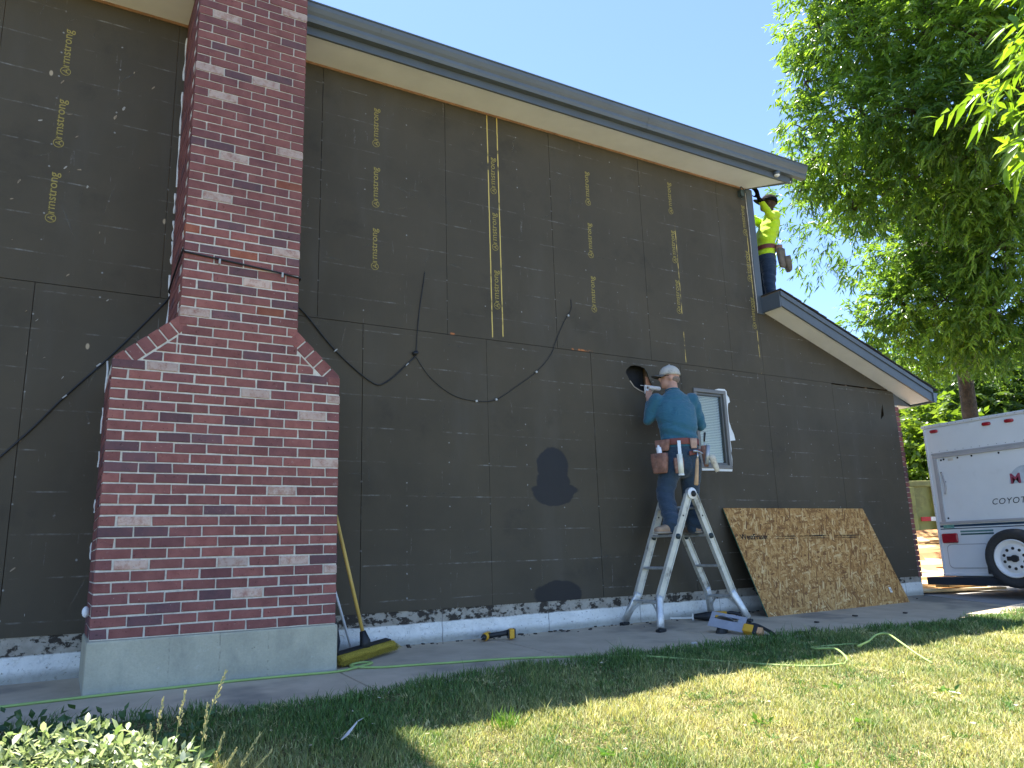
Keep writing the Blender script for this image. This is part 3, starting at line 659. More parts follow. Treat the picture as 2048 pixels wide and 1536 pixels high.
for (b, _) in bricks:
    cx, cz = (b[0]+b[2])/2, (b[1]+b[3])/2; mi = pick(cx, cz)
    if cnt < 300:
        o = bpy.data.objects.new('brick', brick_mesh(b[2]-b[0], b[3]-b[1], mi, random.randint(0, 2))); reg(o, chim)
        o.location = (cx, CF+.045+random.uniform(-.0018, .0012), cz+random.uniform(-.001, .001)); o.rotation_euler = (random.uniform(-.01, .01), random.uniform(-.006, .006), random.uniform(-.006, .006)); cnt += 1
    else:
        rest.cur = mi; dy = random.uniform(-.0018, .0012); jx = [random.uniform(-.0015, .0015) for _ in range(4)]
        rest.prism([(b[0]+jx[0], b[1]+jx[1]*.6), (b[2]+jx[2], b[1]+jx[3]*.6), (b[2]+jx[1], b[3]+jx[0]*.6), (b[0]+jx[3], b[3]+jx[2]*.6)], 'xz', CF+dy, CF+.09)
# bricks returning along both sides of the stack and of the base
for side, xa, z_lo, z_hi in ((-1, UL, ZU, CT-.1), (1, UR, ZU, CT-.1), (-1, 0, ZB, ZS-.03), (1, CW, ZB, ZS-.03)):
    z0 = ZB+BH*round((z_lo-ZB)/BH)+.002; k = int(round((z_lo-ZB)/BH))
    while z0+BH < z_hi:
        yy = CF+.0905+(BW/2 if k % 2 == 0 else 0)+.01 if k % 2 else CF+BW-J+.01
        yy = CF+(.1005 if k % 2 else BW)
        while yy < -.03:
            y2 = min(yy+BW-J, -.004); rest.cur = random.choice((0, 0, 1, 2, 3))
            rest.prism([(yy, z0+J/2), (y2, z0+J/2), (y2, z0+BH-J/2), (yy, z0+BH-J/2)], 'yz', xa-(.0 if side < 0 else .08)+random.uniform(-.001, .001), xa+(.08 if side < 0 else 0)+random.uniform(-.001, .001)); yy = y2+J
        z0 += BH; k += 1
ro = rest.build('brickwork', BM, chim, fix=True); ro['kind'] = 'stuff'
# slope caps seen from the side
sc_ = MB()
for (pa, pb) in (((0, ZS), (UL, ZU)), ((CW, ZS), (UR, ZU-.02))):
    pass
cap = MB(); cap.box(UL-.09, UR+.09, CF-.09, .09, CT, CT+.10); cap.build('chimney_cap', simple('cap_concrete', (.34, .33, .30), .9), chim, bevel=.01)
# ragged caulk down the joint between stack and wall
ck = MB(); zc = 2.45
while zc < 5.0:
    L = random.uniform(.12, .5); x_ = UL-.004
    ck.tube([(x_+random.uniform(-.006, .004), -.014, zc+t*L) for t in np.linspace(0, 1, 6)], lambda t: .007+.004*math.sin(t*9), 6, 2); zc += L+random.uniform(.0, .12)
zc = .8
while zc < 2.0:
    L = random.uniform(.08, .3); ck.tube([(.0+random.uniform(-.005, .005), -.015, zc+t*L) for t in np.linspace(0, 1, 5)], .007, 6, 2); zc += L+random.uniform(.1, .35)
ck = ck.build('caulk_bead', simple('chimney_caulk', (.60, .60, .58), .8, .2, 30), chim)
ck['kind'] = 'stuff'
MB().ell((-.018, CF+.30, .47), .022, .02, .035, nu=10, nv=7).build('foam_blob', simple('white_foam', (.75, .76, .76), .8), chim, True)
# small fixtures on the house
lt = MB(); lt.cyl((7.02, OV-.05, 5.165), (7.02, OV-.05, 5.20), .040, .045); lt.build('outlet_rim', M_GUT, house, True)
MB().ell((7.02, OV-.05, 5.163), .036, .036, .022).build('outlet_cap', simple('white_plastic', (.78, .78, .76), .35, .03, 5, bump=0), house, True)
br = MB(); br.box(6.80, 6.86, -.07, -.014, 5.02, 5.10); br.tube([(6.83, -.03, 5.10), (6.80, -.08, 5.13), (6.86, -.09, 5.07), (6.90, -.04, 5.09)], .006, 6, 6); br.tube([(6.82, -.04, 5.03), (6.79, -.06, 4.98), (6.85, -.06, 4.97), (6.85, -.03, 5.04)], .005, 6, 6)
br.build('junction_box', simple('dark_box', (.05, .07, .07), .6), house, bevel=.004)
# cable stapled across wall and chimney
M_CABLE = simple('black_cable_jacket', (.012, .013, .014), .45, .1, 5, bump=0)
cb1 = MB()
cyo = -.022
cb1.tube([(-1.6, cyo, .35), (-.592, cyo, 1.489), (-.25, cyo, 1.93), (.044, cyo, 2.291), (.37, cyo, 2.74), (.372, -.10, 2.80), (.372, CF-.001, 2.86), (.40, CF-.012, 2.865), (.62, CF-.012, 2.85), (1.0, CF-.012, 2.82), (1.15, CF-.012, 2.803), (1.188, CF-.010, 2.80), (1.199, CF+.012, 2.80), (1.199, CF+.15, 2.80), (1.199, -.25, 2.805), (1.21, -.06, 2.815), (1.26, -.024, 2.82), (1.396, cyo, 2.806), (1.70, cyo, 2.48), (2.02, cyo, 2.235), (2.16, cyo, 2.245), (2.35, cyo, 2.42), (2.439, cyo, 2.514)], .0068, 8, 8)
cb1 = cb1.build('wall_cable', M_CABLE, None, True); tag(cb1, 'thick black cable stapled diagonally across the dark sheathing and brick chimney', 'cable')
cl = MB()
for p_ in ((-.25, 1.93), (.044-.1, 2.18), (1.70, 2.48), (2.35, 2.42)): cl.obox((p_[0], cyo-.004, p_[1]), (.012, 0, .012), (0, .011, 0), (-.003, 0, .003))
cl.obox((.62, CF-.014, 2.83), (.006, 0, 0), (0, .012, 0), (0, 0, .018)); cl.obox((1.06, CF-.014, 2.80), (.006, 0, 0), (0, .012, 0), (0, 0, .018))
cl.build('staple', simple('grey_staple', (.4, .4, .38), .4, .1, 5), cb1)
cb2 = MB()
cb2.tube([(2.439, cyo, 2.52), (2.45, cyo, 2.70), (2.475, cyo, 2.95), (2.51, cyo, 3.18), (2.532, -.016, 3.326)], .0036, 6, 8)
cb2.tube([(2.439, cyo, 2.50), (2.58, cyo, 2.32), (2.80, cyo, 2.18), (3.04, cyo, 2.140), (3.25, cyo, 2.17), (3.50, cyo, 2.33), (3.709, cyo, 2.48), (3.88, cyo, 2.66), (3.97, cyo, 2.85), (4.08, cyo, 3.06), (4.16, cyo, 3.18), (4.171, -.016, 3.293)], .0034, 6, 8)
cb2.obox((2.43, -.026, 2.535), (.022, 0, .01), (0, .014, 0), (-.006, 0, .014))
cb2 = cb2.build('wall_cable', M_CABLE, None, True); tag(cb2, 'thin black cable drooping in two loops across the sheathing right of the chimney', 'cable')
c3 = MB()
for p_ in ((3.04, 2.14), (3.25, 2.17), (3.709, 2.48), (4.12, 3.11)): c3.obox((p_[0], cyo-.003, p_[1]), (.009, 0, .004), (0, .008, 0), (-.004, 0, .009))
c3.build('staple', MATS['grey_staple'], cb2)

# ================================================================== THINGS ON THE GROUND
# ------------------------------------------------------------------ OSB sheet leaning on the wall
g = G('osb_strands'); oc = g.co(); u_, yy_, v_ = g.sep(oc); uv = g.comb(u_, v_, 0.0)
def strand(rot, sc, loc):
    vv = g.map(g.map(uv, rot=(0, 0, R(rot)), loc=loc), scale=(12, 58, 1)); x_ = g.n('ShaderNodeTexVoronoi', feature='F1', distance='CHEBYCHEV'); g.put(x_.inputs['Vector'], vv); x_.inputs['Scale'].default_value = sc
    return x_.outputs['Color'], x_.outputs['Distance']
stops = [(0, (.15, .058, .013)), (.25, (.29, .135, .034)), (.55, (.45, .235, .068)), (.82, (.58, .345, .12)), (1, (.70, .50, .24))]
layers = []
for (rt, sc, lc) in ((90, .9, (0, 0, 0)), (28, 1.0, (3, 1, 0)), (-42, .9, (7, 5, 0)), (64, 1.1, (2, 9, 0)), (-8, .95, (5, 3, 0)), (120, 1.0, (1, 6, 0))):
    cc, dd = strand(rt, sc, lc); se = g.n('ShaderNodeSeparateColor'); g.put(se.inputs[0], cc); r_, g_, b_ = se.outputs[0], se.outputs[1], se.outputs[2]; layers.append((g.ramp(r_, stops), g_, dd))
colr = layers[0][0]; hgt = layers[0][2]
for (cl_, pr_, dd) in layers[1:]:
    fm = g.step(pr_, .66, .68); colr = g.mix(fm, colr, cl_); hgt = g.mix(fm, hgt, dd)
colr = g.mix(g.math('MULTIPLY', g.noise(90, 3, .7, vec=g.map(oc, scale=(1, 1, 1))), .4), colr, (.20, .11, .045))
colr = g.mix(g.step(g.noise(9, 4, .7, dist=1.5), .68, .72), colr, (.07, .035, .015))
g.set(col=colr, rough=.7, spec=.3); g.bump(hgt, .35, .004); M_OSB = g.m
osb = thing('osb_sheet', 'sheet of strand board leaning against the foundation with black stamped lettering', 'board', (7.25, -.3, .05))
TL = Vector((6.04, -.028, 1.165)); EXo = Vector((1, 0, 0)); BLo = Vector((6.105, -.455, .030)); dn = (BLo-TL); LEN = 2.385
nrm = EXo.cross(-dn).normalized()
sh = MB()
vs = []
for t in (0, .011):
    for p_ in (BLo, BLo+EXo*LEN, TL+EXo*LEN, TL): vs.append(p_+nrm*t)
sh.add(vs, [(0,3,2,1),(4,5,6,7),(0,1,5,4),(1,2,6,5),(2,3,7,6),(3,0,4,7)]); sh.mi = [0, 0, 1, 1, 1, 1]
sh.build('board', [M_OSB, simple('green_edge_seal', (.03, .16, .11), .6, .2, 10)], osb, fix=True)
upv = (-dn).normalized()
def on_osb(o, a, b, off=.0135): return place(o, BLo+EXo*a+upv*b+nrm*off, EXo, nrm.cross(EXo))
t_ = text_mesh('WestFraser', .088, bold=.0016); o = link_mesh('stamped_lettering', t_, M_INKB, osb); on_osb(o, .075, .845)
M_FAINT = ink('faint_print', (.035, .028, .02), .50, 110)
for (a, b, wd, hh) in ((.62, .865, .32, .014), (.62, .84, .28, .012), (1.02, .862, .50, .018), (1.04, .838, .46, .010), (1.62, .86, .5, .014), (1.60, .836, .4, .012)):
    m = MB(); m.add([(0, 0, 0), (wd, 0, 0), (wd, hh, 0), (0, hh, 0)], [(0, 1, 2, 3)]); o = m.build('faint_stamp', M_FAINT, osb); on_osb(o, a, b)
m = MB(); m.add([(0, 0, 0), (.04, 0, 0), (.04, .062, 0), (0, .062, 0)], [(0, 1, 2, 3)]); on_osb(m.build('sticker', simple('paper_white', (.7, .69, .62), .6, .05), osb), 2.12, .155)
m = MB(); m.add([(0, 0, 0), (.018, 0, 0), (.018, .03, 0), (0, .03, 0)], [(0, 1, 2, 3)]); on_osb(m.build('sticker_mark', simple('grey_mark', (.3, .3, .28), .6), osb), 2.131, .168, .0150)

# ------------------------------------------------------------------ articulated ladder
M_ALU = simple('worn_aluminium', (.60, .61, .60), .52, .2, 14, metal=.7, spec=.5, dirt=((.42, .40, .36), .5), bump=.1)
M_ALUP = simple('painted_rail', (.56, .54, .46), .55, .12, 9, metal=.25, dirt=((.10, .085, .07), .65), bump=.12)
M_RUB = simple('black_rubber', (.015, .016, .017), .7, .15, 12)
lad = thing('step_ladder', 'aluminium folding step ladder with splayed rails standing on the sidewalk under the worker', 'ladder', (5.11, -.36, .04))
apx = 5.125; zt_ = 1.275; yF, yB = -.53, -.165
def rail(xb, yb, yt, side):
    """one splayed leg: C-channel rail, tapered outwards near the foot"""
    foot = Vector((xb, yb, walk_z(xb, yb)+.035)); top = Vector((apx+side*.035, yt, zt_-.015)); knee = foot.lerp(top, .20); knee.y = yt
    m = MB(); d = (top-knee).normalized(); ax = Vector((0, 1, 0)); bx = d.cross(ax).normalized()
    c = (knee+top)/2; L = (top-knee).length/2
    m.obox(c, ax*.011, bx*.036, d*L)
    m.obox(c+bx*.033, ax*.022, bx*.0035, d*L); m.obox(c-bx*.033, ax*.022, bx*.0035, d*L)
    m.build('rail', M_ALUP, lad, bevel=.002)
    m = MB(); m.loft([(foot, .024, .034), (foot.lerp(knee, .5)+Vector((0, 0, .004)), .024, .036), (knee, .020, .040), (knee+d*.03, .018, .040)], ref=ax, n=12, power=.6); m.build('leg_flare', M_ALU, lad, True)
    m = MB(); m.obox(foot-Vector((0, 0, .021)), (.042, 0, .003*-side), (0, .030, 0), (0, 0, .014)); m.build('foot', M_RUB, lad, bevel=.008)
    return foot, knee, top
legs = {}
for nm, xb, yb, yt, sd in (('lf', 4.52, -.655, yF, -1), ('lb', 4.57, -.075, yB, -1), ('rf', 5.675, -.60, yF, 1), ('rb', 5.70, -.075, yB, 1)): legs[nm] = rail(xb, yb, yt, sd)
def rail_pt(nm, z):
    f_, k_, t_ = legs[nm]
    a, b = (f_, k_) if z < k_.z else (k_, t_); t = (z-a.z)/(b.z-a.z); return a.lerp(b, t)
for sd in ('l', 'r'):
    for z in (.275, .575, .875, 1.14):
        a, b = rail_pt(sd+'f', z), rail_pt(sd+'b', z); m = MB(); m.loft([(a, .036, .013), (a.lerp(b, .12), .034, .013), (a.lerp(b, .88), .034, .013), (b, .036, .013)], ref=(1, 0, 0), n=12, power=.7); m.build('rung', M_ALU, lad, True)
    a, b = rail_pt(sd+'f', .275), rail_pt(sd+'b', .275)
    for (p_, fo_) in ((a, legs[sd+'f'][0]), (b, legs[sd+'b'][0])):
        m = MB(); m.beam(a.lerp(b, .30 if p_ is a else .70), fo_.lerp(p_, .35), .006, .022); m.build('brace', M_ALU, lad)
for yy in (yF, yB):
    m = MB(); m.cyl((apx, yy-.024, zt_), (apx, yy+.024, zt_), .058, n=24); m.build('hinge', M_ALU, lad, True, bevel=.004)
    m = MB(); m.cyl((apx+.012, yy-.030, zt_-.004), (apx+.012, yy-.024, zt_-.004), .030, n=20); m.build('hinge_knob', M_RUB, lad, True)
for nm in ('lf', 'rf', 'lb', 'rb'):
    p_ = rail_pt(nm, .865); m = MB(); m.cyl(p_+Vector((0, -.026, 0)), p_+Vector((0, -.012, 0)), .026, n=14); m.build('lock_knob', simple('dark_plastic', (.02, .035, .04), .5), lad, True)
    for z in (1.06,):
        p_ = rail_pt(nm, z); m = MB(); m.cyl(p_+Vector((0, -.0125, 0)), p_+Vector((0, -.011, 0)), .009, n=10); m.build('rail_hole', M_RUB, lad)

# ------------------------------------------------------------------ push broom and pole in the nook
M_YELW = simple('yellow_fibreglass', (.60, .40, .10), .45, .12, 6, bump=.05); M_BLKP = simple('black_plastic', (.018, .02, .022), .5, .15, 10)
bro = thing('push_broom', 'push broom with yellow handle and yellow bristles leaning in the corner beside the chimney', 'broom', (1.85, -.45, .02))
A_, B_ = Vector((1.565, -.675, .045)), Vector((2.13, -.26, .075)); dv = (B_-A_).normalized(); sd_ = Vector((dv.y, -dv.x, 0)).normalized()
mid = (A_+B_)/2
m = MB(); m.obox(mid+Vector((0, 0, .045))-sd_*.035, dv*.34, (sd_*.028+Vector((0, 0, -.006))), Vector((0, 0, .012))+sd_*.006); m.build('head_block', M_BLKP, bro, bevel=.006)
g = G('yellow_bristles'); g.set(col=g.ramp(g.noise(160, 3, .7), [(.3, (.16, .12, .015)), (.7, (.60, .46, .07))]), rough=.8, spec=.2); g.bump(g.noise(220, 3, .7), .9, .01)
m = MB(); nb = 2600; rb_ = random.Random(3)
for i in range(nb):
    t = rb_.uniform(-.355, .355); w_ = rb_.uniform(-1, 1); base = mid+dv*t+Vector((0, 0, .038))-sd_*.02+sd_*w_*.022
    end = base+sd_*(.045+w_*.012+rb_.uniform(-.008, .01))+Vector((0, 0, -.058+rb_.uniform(-.006, .012)-w_*.004))+dv*rb_.uniform(-.012, .012)+dv*(.03 if abs(t) > .33 and t > 0 else -.02 if t < -.33 else 0)
    s1 = dv*.0016; k = len(m.v); m.v += [tuple(base-s1), tuple(base+s1), tuple(end+s1*1.2), tuple(end-s1*1.2)]; m.f.append((k, k+1, k+2, k+3)); m.mi.append(0)
m.loft([(mid-dv*.35+Vector((0, 0, .016)), .022, .022), (mid-dv*.34+Vector((0, 0, .014)), .034, .030), (mid+dv*.34+Vector((0, 0, .014)), .034, .030), (mid+dv*.36+Vector((0, 0, .016)), .022, .022)], ref=sd_, n=12)
o = m.build('bristles', g.m, bro); o['kind'] = 'stuff'
ht = Vector((1.605, -.33, 1.19)); hb = mid+Vector((-.01, .02, .075))
m = MB(); m.loft([(hb-Vector((0, 0, .04)), .055, .03), (hb+Vector((0, 0, .01)), .045, .03), (hb.lerp(ht, .08), .020, .020)], ref=dv, n=10, power=.7); m.build('socket', M_BLKP, bro, True)
m = MB(); m.cyl(hb.lerp(ht, .05), hb.lerp(ht, .90), .0135, n=12); m.build('handle', M_YELW, bro, True)
m = MB(); m.cyl(hb.lerp(ht, .895), hb.lerp(ht, .985), .0155, n=12); m.build('grip', M_BLKP, bro, True)
m = MB(); m.cyl(hb.lerp(ht, .985), ht, .0125, n=12); m.build('handle_tip', MATS['yellow_fibreglass'], bro, True)
pol = thing('extension_pole', 'slim white and black pole leaning beside the broom handle in the chimney corner', 'pole', (1.80, -.12, .03))
pt, pb_ = Vector((1.535, -.18, .98)), Vector((1.86, -.10, walk_z(1.86, -.1)))
M_WHT = simple('white_pole', (.62, .64, .66), .4, .08, 6, bump=0)
m = MB(); m.cyl(pb_, pb_.lerp(pt, .72), .0105, n=10); m.build('lower_tube', M_WHT, pol, True)
m = MB(); m.cyl(pb_.lerp(pt, .70), pb_.lerp(pt, .86), .0135, n=10); m.build('sleeve', M_BLKP, pol, True)
m = MB(); m.cyl(pb_.lerp(pt, .86), pt, .009, n=10); m.build('upper_tube', M_WHT, pol, True)
shv = thing('shovel', 'dark flat shovel blade propped behind the push broom against the foundation', 'shovel', (1.66, -.1, .02))
bl = MB(); bl.prism([(1.525, .03), (1.76, .035), (1.775, .12), (1.75, .25), (1.70, .33), (1.60, .35), (1.53, .34)], 'xz', -.055, -.048); bl.build('blade', simple('dark_steel', (.05, .053, .06), .5, .2, 9, metal=.5), shv, fix=True)
bl = MB(); bl.cyl((1.60, -.052, .33), (1.535, -.03, 1.0), .015, n=10); bl.build('shaft', MATS['dark_steel'], shv, True)

# ------------------------------------------------------------------ power tools
M_DY = simple('tool_yellow', (.62, .33, .02), .45, .10, 12, bump=.05); M_DB = MATS['black_plastic']
M_STEEL = simple('brushed_steel', (.45, .46, .47), .35, .1, 14, metal=.9)
dz_ = walk_z(3.1, -.22)
dri = thing('impact_driver', 'yellow and black cordless driver lying on the sidewalk near the foundation', 'drill', (3.1, -.22, dz_))
a = Vector((2.985, -.17, dz_+.035)); b = Vector((3.225, -.26, dz_+.065)); ax = (b-a).normalized(); pz = Vector((0, 0, 1)); sdv = ax.cross(pz).normalized()
hd = a+ax*.02; hdir = (Vector((-.35, -.55, 0))+ax*-.2).normalized()
m = MB(); m.loft([(hd-hdir*.075+pz*.004, .022, .024), (hd-hdir*.06+pz*.004, .030, .032), (hd+hdir*.02, .032, .033), (hd+hdir*.05, .026, .027)], ref=sdv, n=14); m.build('motor_housing', M_DY, dri, True)
m = MB(); m.loft([(hd+hdir*.05, .026, .027), (hd+hdir*.075, .019, .019), (hd+hdir*.095, .012, .012)], ref=sdv, n=14); m.build('nose', M_DB, dri, True)
m = MB(); m.cyl(hd+hdir*.09, hd+hdir*.135, .004, n=8); m.build('bit', M_STEEL, dri, True)
m = MB(); m.loft([(hd, .022, .026), (hd.lerp(b, .35), .017, .021), (hd.lerp(b, .65), .018, .021), (hd.lerp(b, .85), .024, .026)], ref=sdv, n=12); m.build('grip', M_DB, dri, True)
m = MB(); bb = hd.lerp(b, .92); m.obox(bb+pz*-.012, ax*.022, sdv*.052, pz*.040); m.build('battery', M_DY, dri, bevel=.008)
m = MB(); m.obox(bb+pz*-.012+ax*.026, ax*.006, sdv*.050, pz*.038); m.build('battery_base', M_DB, dri, bevel=.004)
m = MB(); m.obox(bb+pz*-.012-ax*.026, ax*.007, sdv*.045, pz*.034); m.build('battery_mount', M_DB, dri, bevel=.004)
# reciprocating saw
rz_ = walk_z(5.45, -.4)
rec = thing('reciprocating_saw', 'yellow and black reciprocating saw lying flat behind the ladder leg', 'saw', (5.45, -.4, rz_))
a = Vector((5.36, -.24, rz_+.045)); d_ = Vector((.62, -.78, .02)).normalized(); sdv = d_.cross(pz).normalized()
m = MB(); m.loft([(a-d_*.05, .018, .018), (a-d_*.02, .030, .028), (a+d_*.03, .036, .034), (a+d_*.09, .050, .044), (a+d_*.16, .052, .046)], ref=sdv, n=14); m.build('front_boot', M_DB, rec, True)
m = MB(); m.loft([(a+d_*.158, .052, .046), (a+d_*.20, .053, .046), (a+d_*.27, .050, .044), (a+d_*.285, .044, .040)], ref=sdv, n=14); m.build('motor_housing', M_DY, rec, True)
m = MB(); m.tube([a+d_*.27+pz*.02, a+d_*.33+pz*.03, a+d_*.40+pz*.01, a+d_*.40-pz*.02, a+d_*.30-pz*.025], .016, 8, 5); m.build('handle', M_DB, rec, True)
m = MB(); m.obox(a-d_*.16-pz*.012, d_*.12, sdv*.001, pz*.009); m.build('blade', M_STEEL, rec)
m = MB(); m.obox(a-d_*.045-pz*.004, d_*.008, sdv*.022, pz*.032); m.build('shoe', M_STEEL, rec)
# circular saw, shoe plate towards the camera
cz_ = walk_z(4.95, -1.2)
cir = thing('circular_saw', 'circular saw tipped on its side with bare metal shoe plate, beside the lawn edge', 'saw', (4.98, -1.25, cz_))
e1 = Vector((.40, -.92, -.16)).normalized(); nn = Vector((-.70, -.34, .62)); nn = (nn-e1*nn.dot(e1)).normalized(); e2 = nn.cross(e1).normalized()
if e2.z < 0: e2 = -e2
pc = Vector((4.93, -1.05, cz_+.105))
def P_(a, b, c=0): return pc+e1*a+e2*b+nn*c
M_SHOE = simple('zinc_plate', (.36, .38, .41), .45, .1, 10, metal=.6)
pm = MB()   # plate with blade slot: four strips
for (a0_, a1_, b0_, b1_) in ((-.15, .17, .045, .075), (-.15, .17, -.075, .010), (-.15, -.11, .010, .045), (.10, .17, .010, .045)):
    pm.obox(P_((a0_+a1_)/2, (b0_+b1_)/2), e1*(a1_-a0_)/2, e2*(b1_-b0_)/2, nn*.002)
pm.build('shoe_plate', M_SHOE, cir, bevel=.001)
m = MB(); m.loft([(P_(-.02, .028-.001, -.05), .088, .088), (P_(-.02, .028+.001, -.05), .088, .088)], ref=e1, n=32); m.build('blade', M_STEEL, cir)
m = MB()
for k in range(9):
    t0 = math.pi*(k/8); 
gp = [(P_(-.02+.10*math.cos(t), .028, -.03-.10*math.sin(t)), .012, .024) for t in np.linspace(0, math.pi, 9)]
m.loft(gp, ref=e2, n=8, power=.5); m.build('blade_guard', simple('guard_grey', (.25, .27, .28), .45, .1, 9, metal=.5), cir, True)
m = MB(); m.loft([(P_(-.03, .0, -.05), .045, .045), (P_(-.03, -.06, -.05), .048, .048), (P_(-.03, -.13, -.05), .046, .046)], ref=e1, n=16); m.build('motor_housing', M_DB, cir, True)
m = MB(); m.obox(P_(.205, -.028, -.02), e1*.045, e2*.036, nn*.040); m.build('battery', M_DY, cir, bevel=.008)
m = MB(); m.obox(P_(.265, -.03, -.025), e1*.018, e2*.040, nn*.042); m.build('battery_rail', M_DB, cir, bevel=.005)
m = MB(); m.tube([P_(.16, .035, -.035), P_(.24, .05, -.05), P_(.34, .02, -.045), P_(.42, -.02, -.03), P_(.40, -.045, -.03), P_(.29, -.05, -.04), P_(.20, -.05, -.05)], .015, 8, 5); m.build('handle', M_DB, cir, True)
m = MB(); m.obox(P_(.305, -.03, -.02), e1*.022, e2*.030, nn*.036); m.build('rear_cap', simple('orange_pad', (.60, .33, .16), .5), cir, bevel=.005)
for (a_, b_) in ((.12, .06), (.19, .055)):
    m = MB(); m.cyl(P_(a_, b_, -.03), P_(a_, b_+.03, -.03), .012, n=10); m.build('adjust_knob', M_DB, cir, True)

# ------------------------------------------------------------------ extension cord over walk and grass
def gz(x, y): return max(walk_z(x, y) if y > np.interp(x, EX, EY)+.02 else -9, float(lawn_z(x, y))+.012)
cp = [(-2.2, -.98), (-1.2, -.88), (-.41, -.80), (.085, -.78), (.5, -.785), (.884, -.79), (1.25, -.83), (1.50, -.86), (1.66, -.80), (1.80, -.70), (1.745, -.64), (1.64, -.70), (1.66, -.80), (1.80, -.88), (2.05, -.94), (2.27, -1.0), (2.62, -1.08), (2.97, -1.22), (3.28, -1.42), (3.56, -1.62), (3.75, -1.90), (3.92, -2.12), (4.08, -2.36), (4.28, -2.52), (4.48, -2.55)]
pts = [Vector((x, y, gz(x, y)+.009+(.004 if .3 < i/len(cp) < .5 else 0))) for i, (x, y) in enumerate(cp)]
cord = MB(); cord.tube(pts, .0082, 8, 6)
cp2 = [(4.48, -2.55, .0), (4.62, -2.48, .02), (4.74, -2.30, .05), (4.68, -2.18, .04), (4.80, -2.05, .02), (5.05, -2.02, .01), (5.20, -2.10, .02), (5.14, -2.22, .03), (5.02, -2.28, .045), (5.15, -2.28, .07), (5.34, -2.22, .095), (5.42, -2.26, .10), (5.30, -2.45, .07), (5.20, -2.62, .03), (5.10, -2.8, .0)]
cord.tube([Vector((x, y, float(lawn_z(x, y))+.012+h)) for x, y, h in cp2], .0075, 8, 6)
cord = cord.build('extension_lead', simple('lime_cord', (.30, .42, .13), .5, .08, 5, bump=0), None, True)
tag(cord, 'lime green extension cord snaking along the sidewalk and into the grass', 'cord')
# debris
def scrap(name, label, cat, pts, y_off, mat, th=.006, group=None):
    m = MB(); m.prism(pts, 'xy', 0, th); o = m.build(name, mat, None, fix=True); o.location = y_off; return tag(o, label, cat, group)
M_DARKCH = simple('dark_chip', (.06, .05, .042), .9); M_PALECH = simple('pale_chip', (.62, .60, .56), .8)
for i, (x, y, r_, L) in enumerate(((5.72, -1.32, .5, .13), (5.45, -1.42, 2.4, .10), (6.1, -1.05, .2, .05), (6.8, -.95, 1.2, .06), (7.4, -1.1, .3, .05))):
    o = scrap('board_scrap', 'small dark scrap of torn sheathing lying on the sidewalk', 'scrap', [(-L/2, -.02), (L*.2, -.026), (L/2, .006), (L*.1, .018), (-L*.4, .012)], (x, y, walk_z(x, y)+.003), M_DARKCH, .012, 'dark scraps on the sidewalk'); o.rotation_euler = (.04, 0, r_)
o = scrap('paint_chip', 'small white chip lying on the sidewalk in front of the ladder', 'scrap', [(-.03, -.01), (.02, -.016), (.034, .005), (-.01, .014)], (4.27, -1.33, walk_z(4.27, -1.33)+.003), M_PALECH, .012)
tw = MB(); bp_ = Vector((1.02, -2.42, float(lawn_z(1.02, -2.42))+.055)); tw.loft([(bp_, .004, .003), (bp_+Vector((.05, .07, .004)), .010, .004), (bp_+Vector((.10, .15, .010)), .007, .004), (bp_+Vector((.17, .26, .02)), .004, .003), (bp_+Vector((.30, .42, .015)), .0015, .0015)], n=8)
tag(tw.build('plaster_sliver', M_PALECH, None), 'thin white sliver of plaster lying in the shaded grass', 'scrap')
for i in range(24):
    pass
cr = MB(); rr = random.Random(5)
for i in range(130):
    x = rr.uniform(1.7, 9.0); y = -abs(rr.gauss(0, .10))-.012; s_ = rr.uniform(.004, .016)
    cr.obox((x, y, walk_z(x, y)+s_*.35), (s_, rr.uniform(-s_, s_)*.4, 0), (rr.uniform(-.3, .3)*s_, s_*.6, 0), (0, 0, s_*.4))
o = cr.build('rubble_crumbs', simple('crumbs', (.05, .042, .034), .95, .4, 20), None); o['kind'] = 'stuff'
tag(o, 'dark crumbs of debris scattered along the foot of the foundation', 'debris')

# ------------------------------------------------------------------ camper trailer
XT = 9.80
M_CW = simple('camper_white', (.66, .67, .67), .30, .05, 1.5, spec=.5, bump=.03, dirt=((.46, .46, .43), .4)); M_CG = simple('camper_grey_trim', (.36, .35, .35), .45, .08, 4)
cam_t = thing('camper_trailer', 'white camper trailer parked on the driveway, rear end with spare wheel and red lamps', 'trailer', (12.2, -1.3, .03))
m = MB(); m.box(XT, 14.8, -2.40, -.12, .30, 2.235); body = m.build('body', M_CW, cam_t, bevel=.03)
m = MB(); m.box(XT-.012, 14.9, -2.42, -.10, 2.225, 2.27); m.build('roof_edge', simple('roof_alu', (.55, .56, .57), .4, .06, 4), cam_t, bevel=.012)
m = MB(); m.box(10.6, 10.78, -1.0, -.76, 2.268, 2.36); m.build('roof_vent', MATS['roof_alu'], cam_t, bevel=.02)
def rearbox(y0, y1, z0, z1, d=.006, x=XT): return MB().box(x-d, x+.004, min(y0, y1), max(y0, y1), z0, z1)
rearbox(-.19, -2.33, 1.862, 1.885, .010).build('panel_seam', M_CG, cam_t, bevel=.003)
rearbox(-.205, -2.33, 1.815, 1.858, .020).build('hatch_frame', M_CG, cam_t, bevel=.004)
rearbox(-.205, -.255, .99, 1.814, .020).build('hatch_frame', M_CG, cam_t, bevel=.004)
rearbox(-.175, -2.33, .955, .988, .022).build('hatch_sill', M_CG, cam_t, bevel=.004)
rearbox(-.125, -.150, .30, 2.22, .014).build('corner_trim', MATS['roof_alu'], cam_t, bevel=.004)
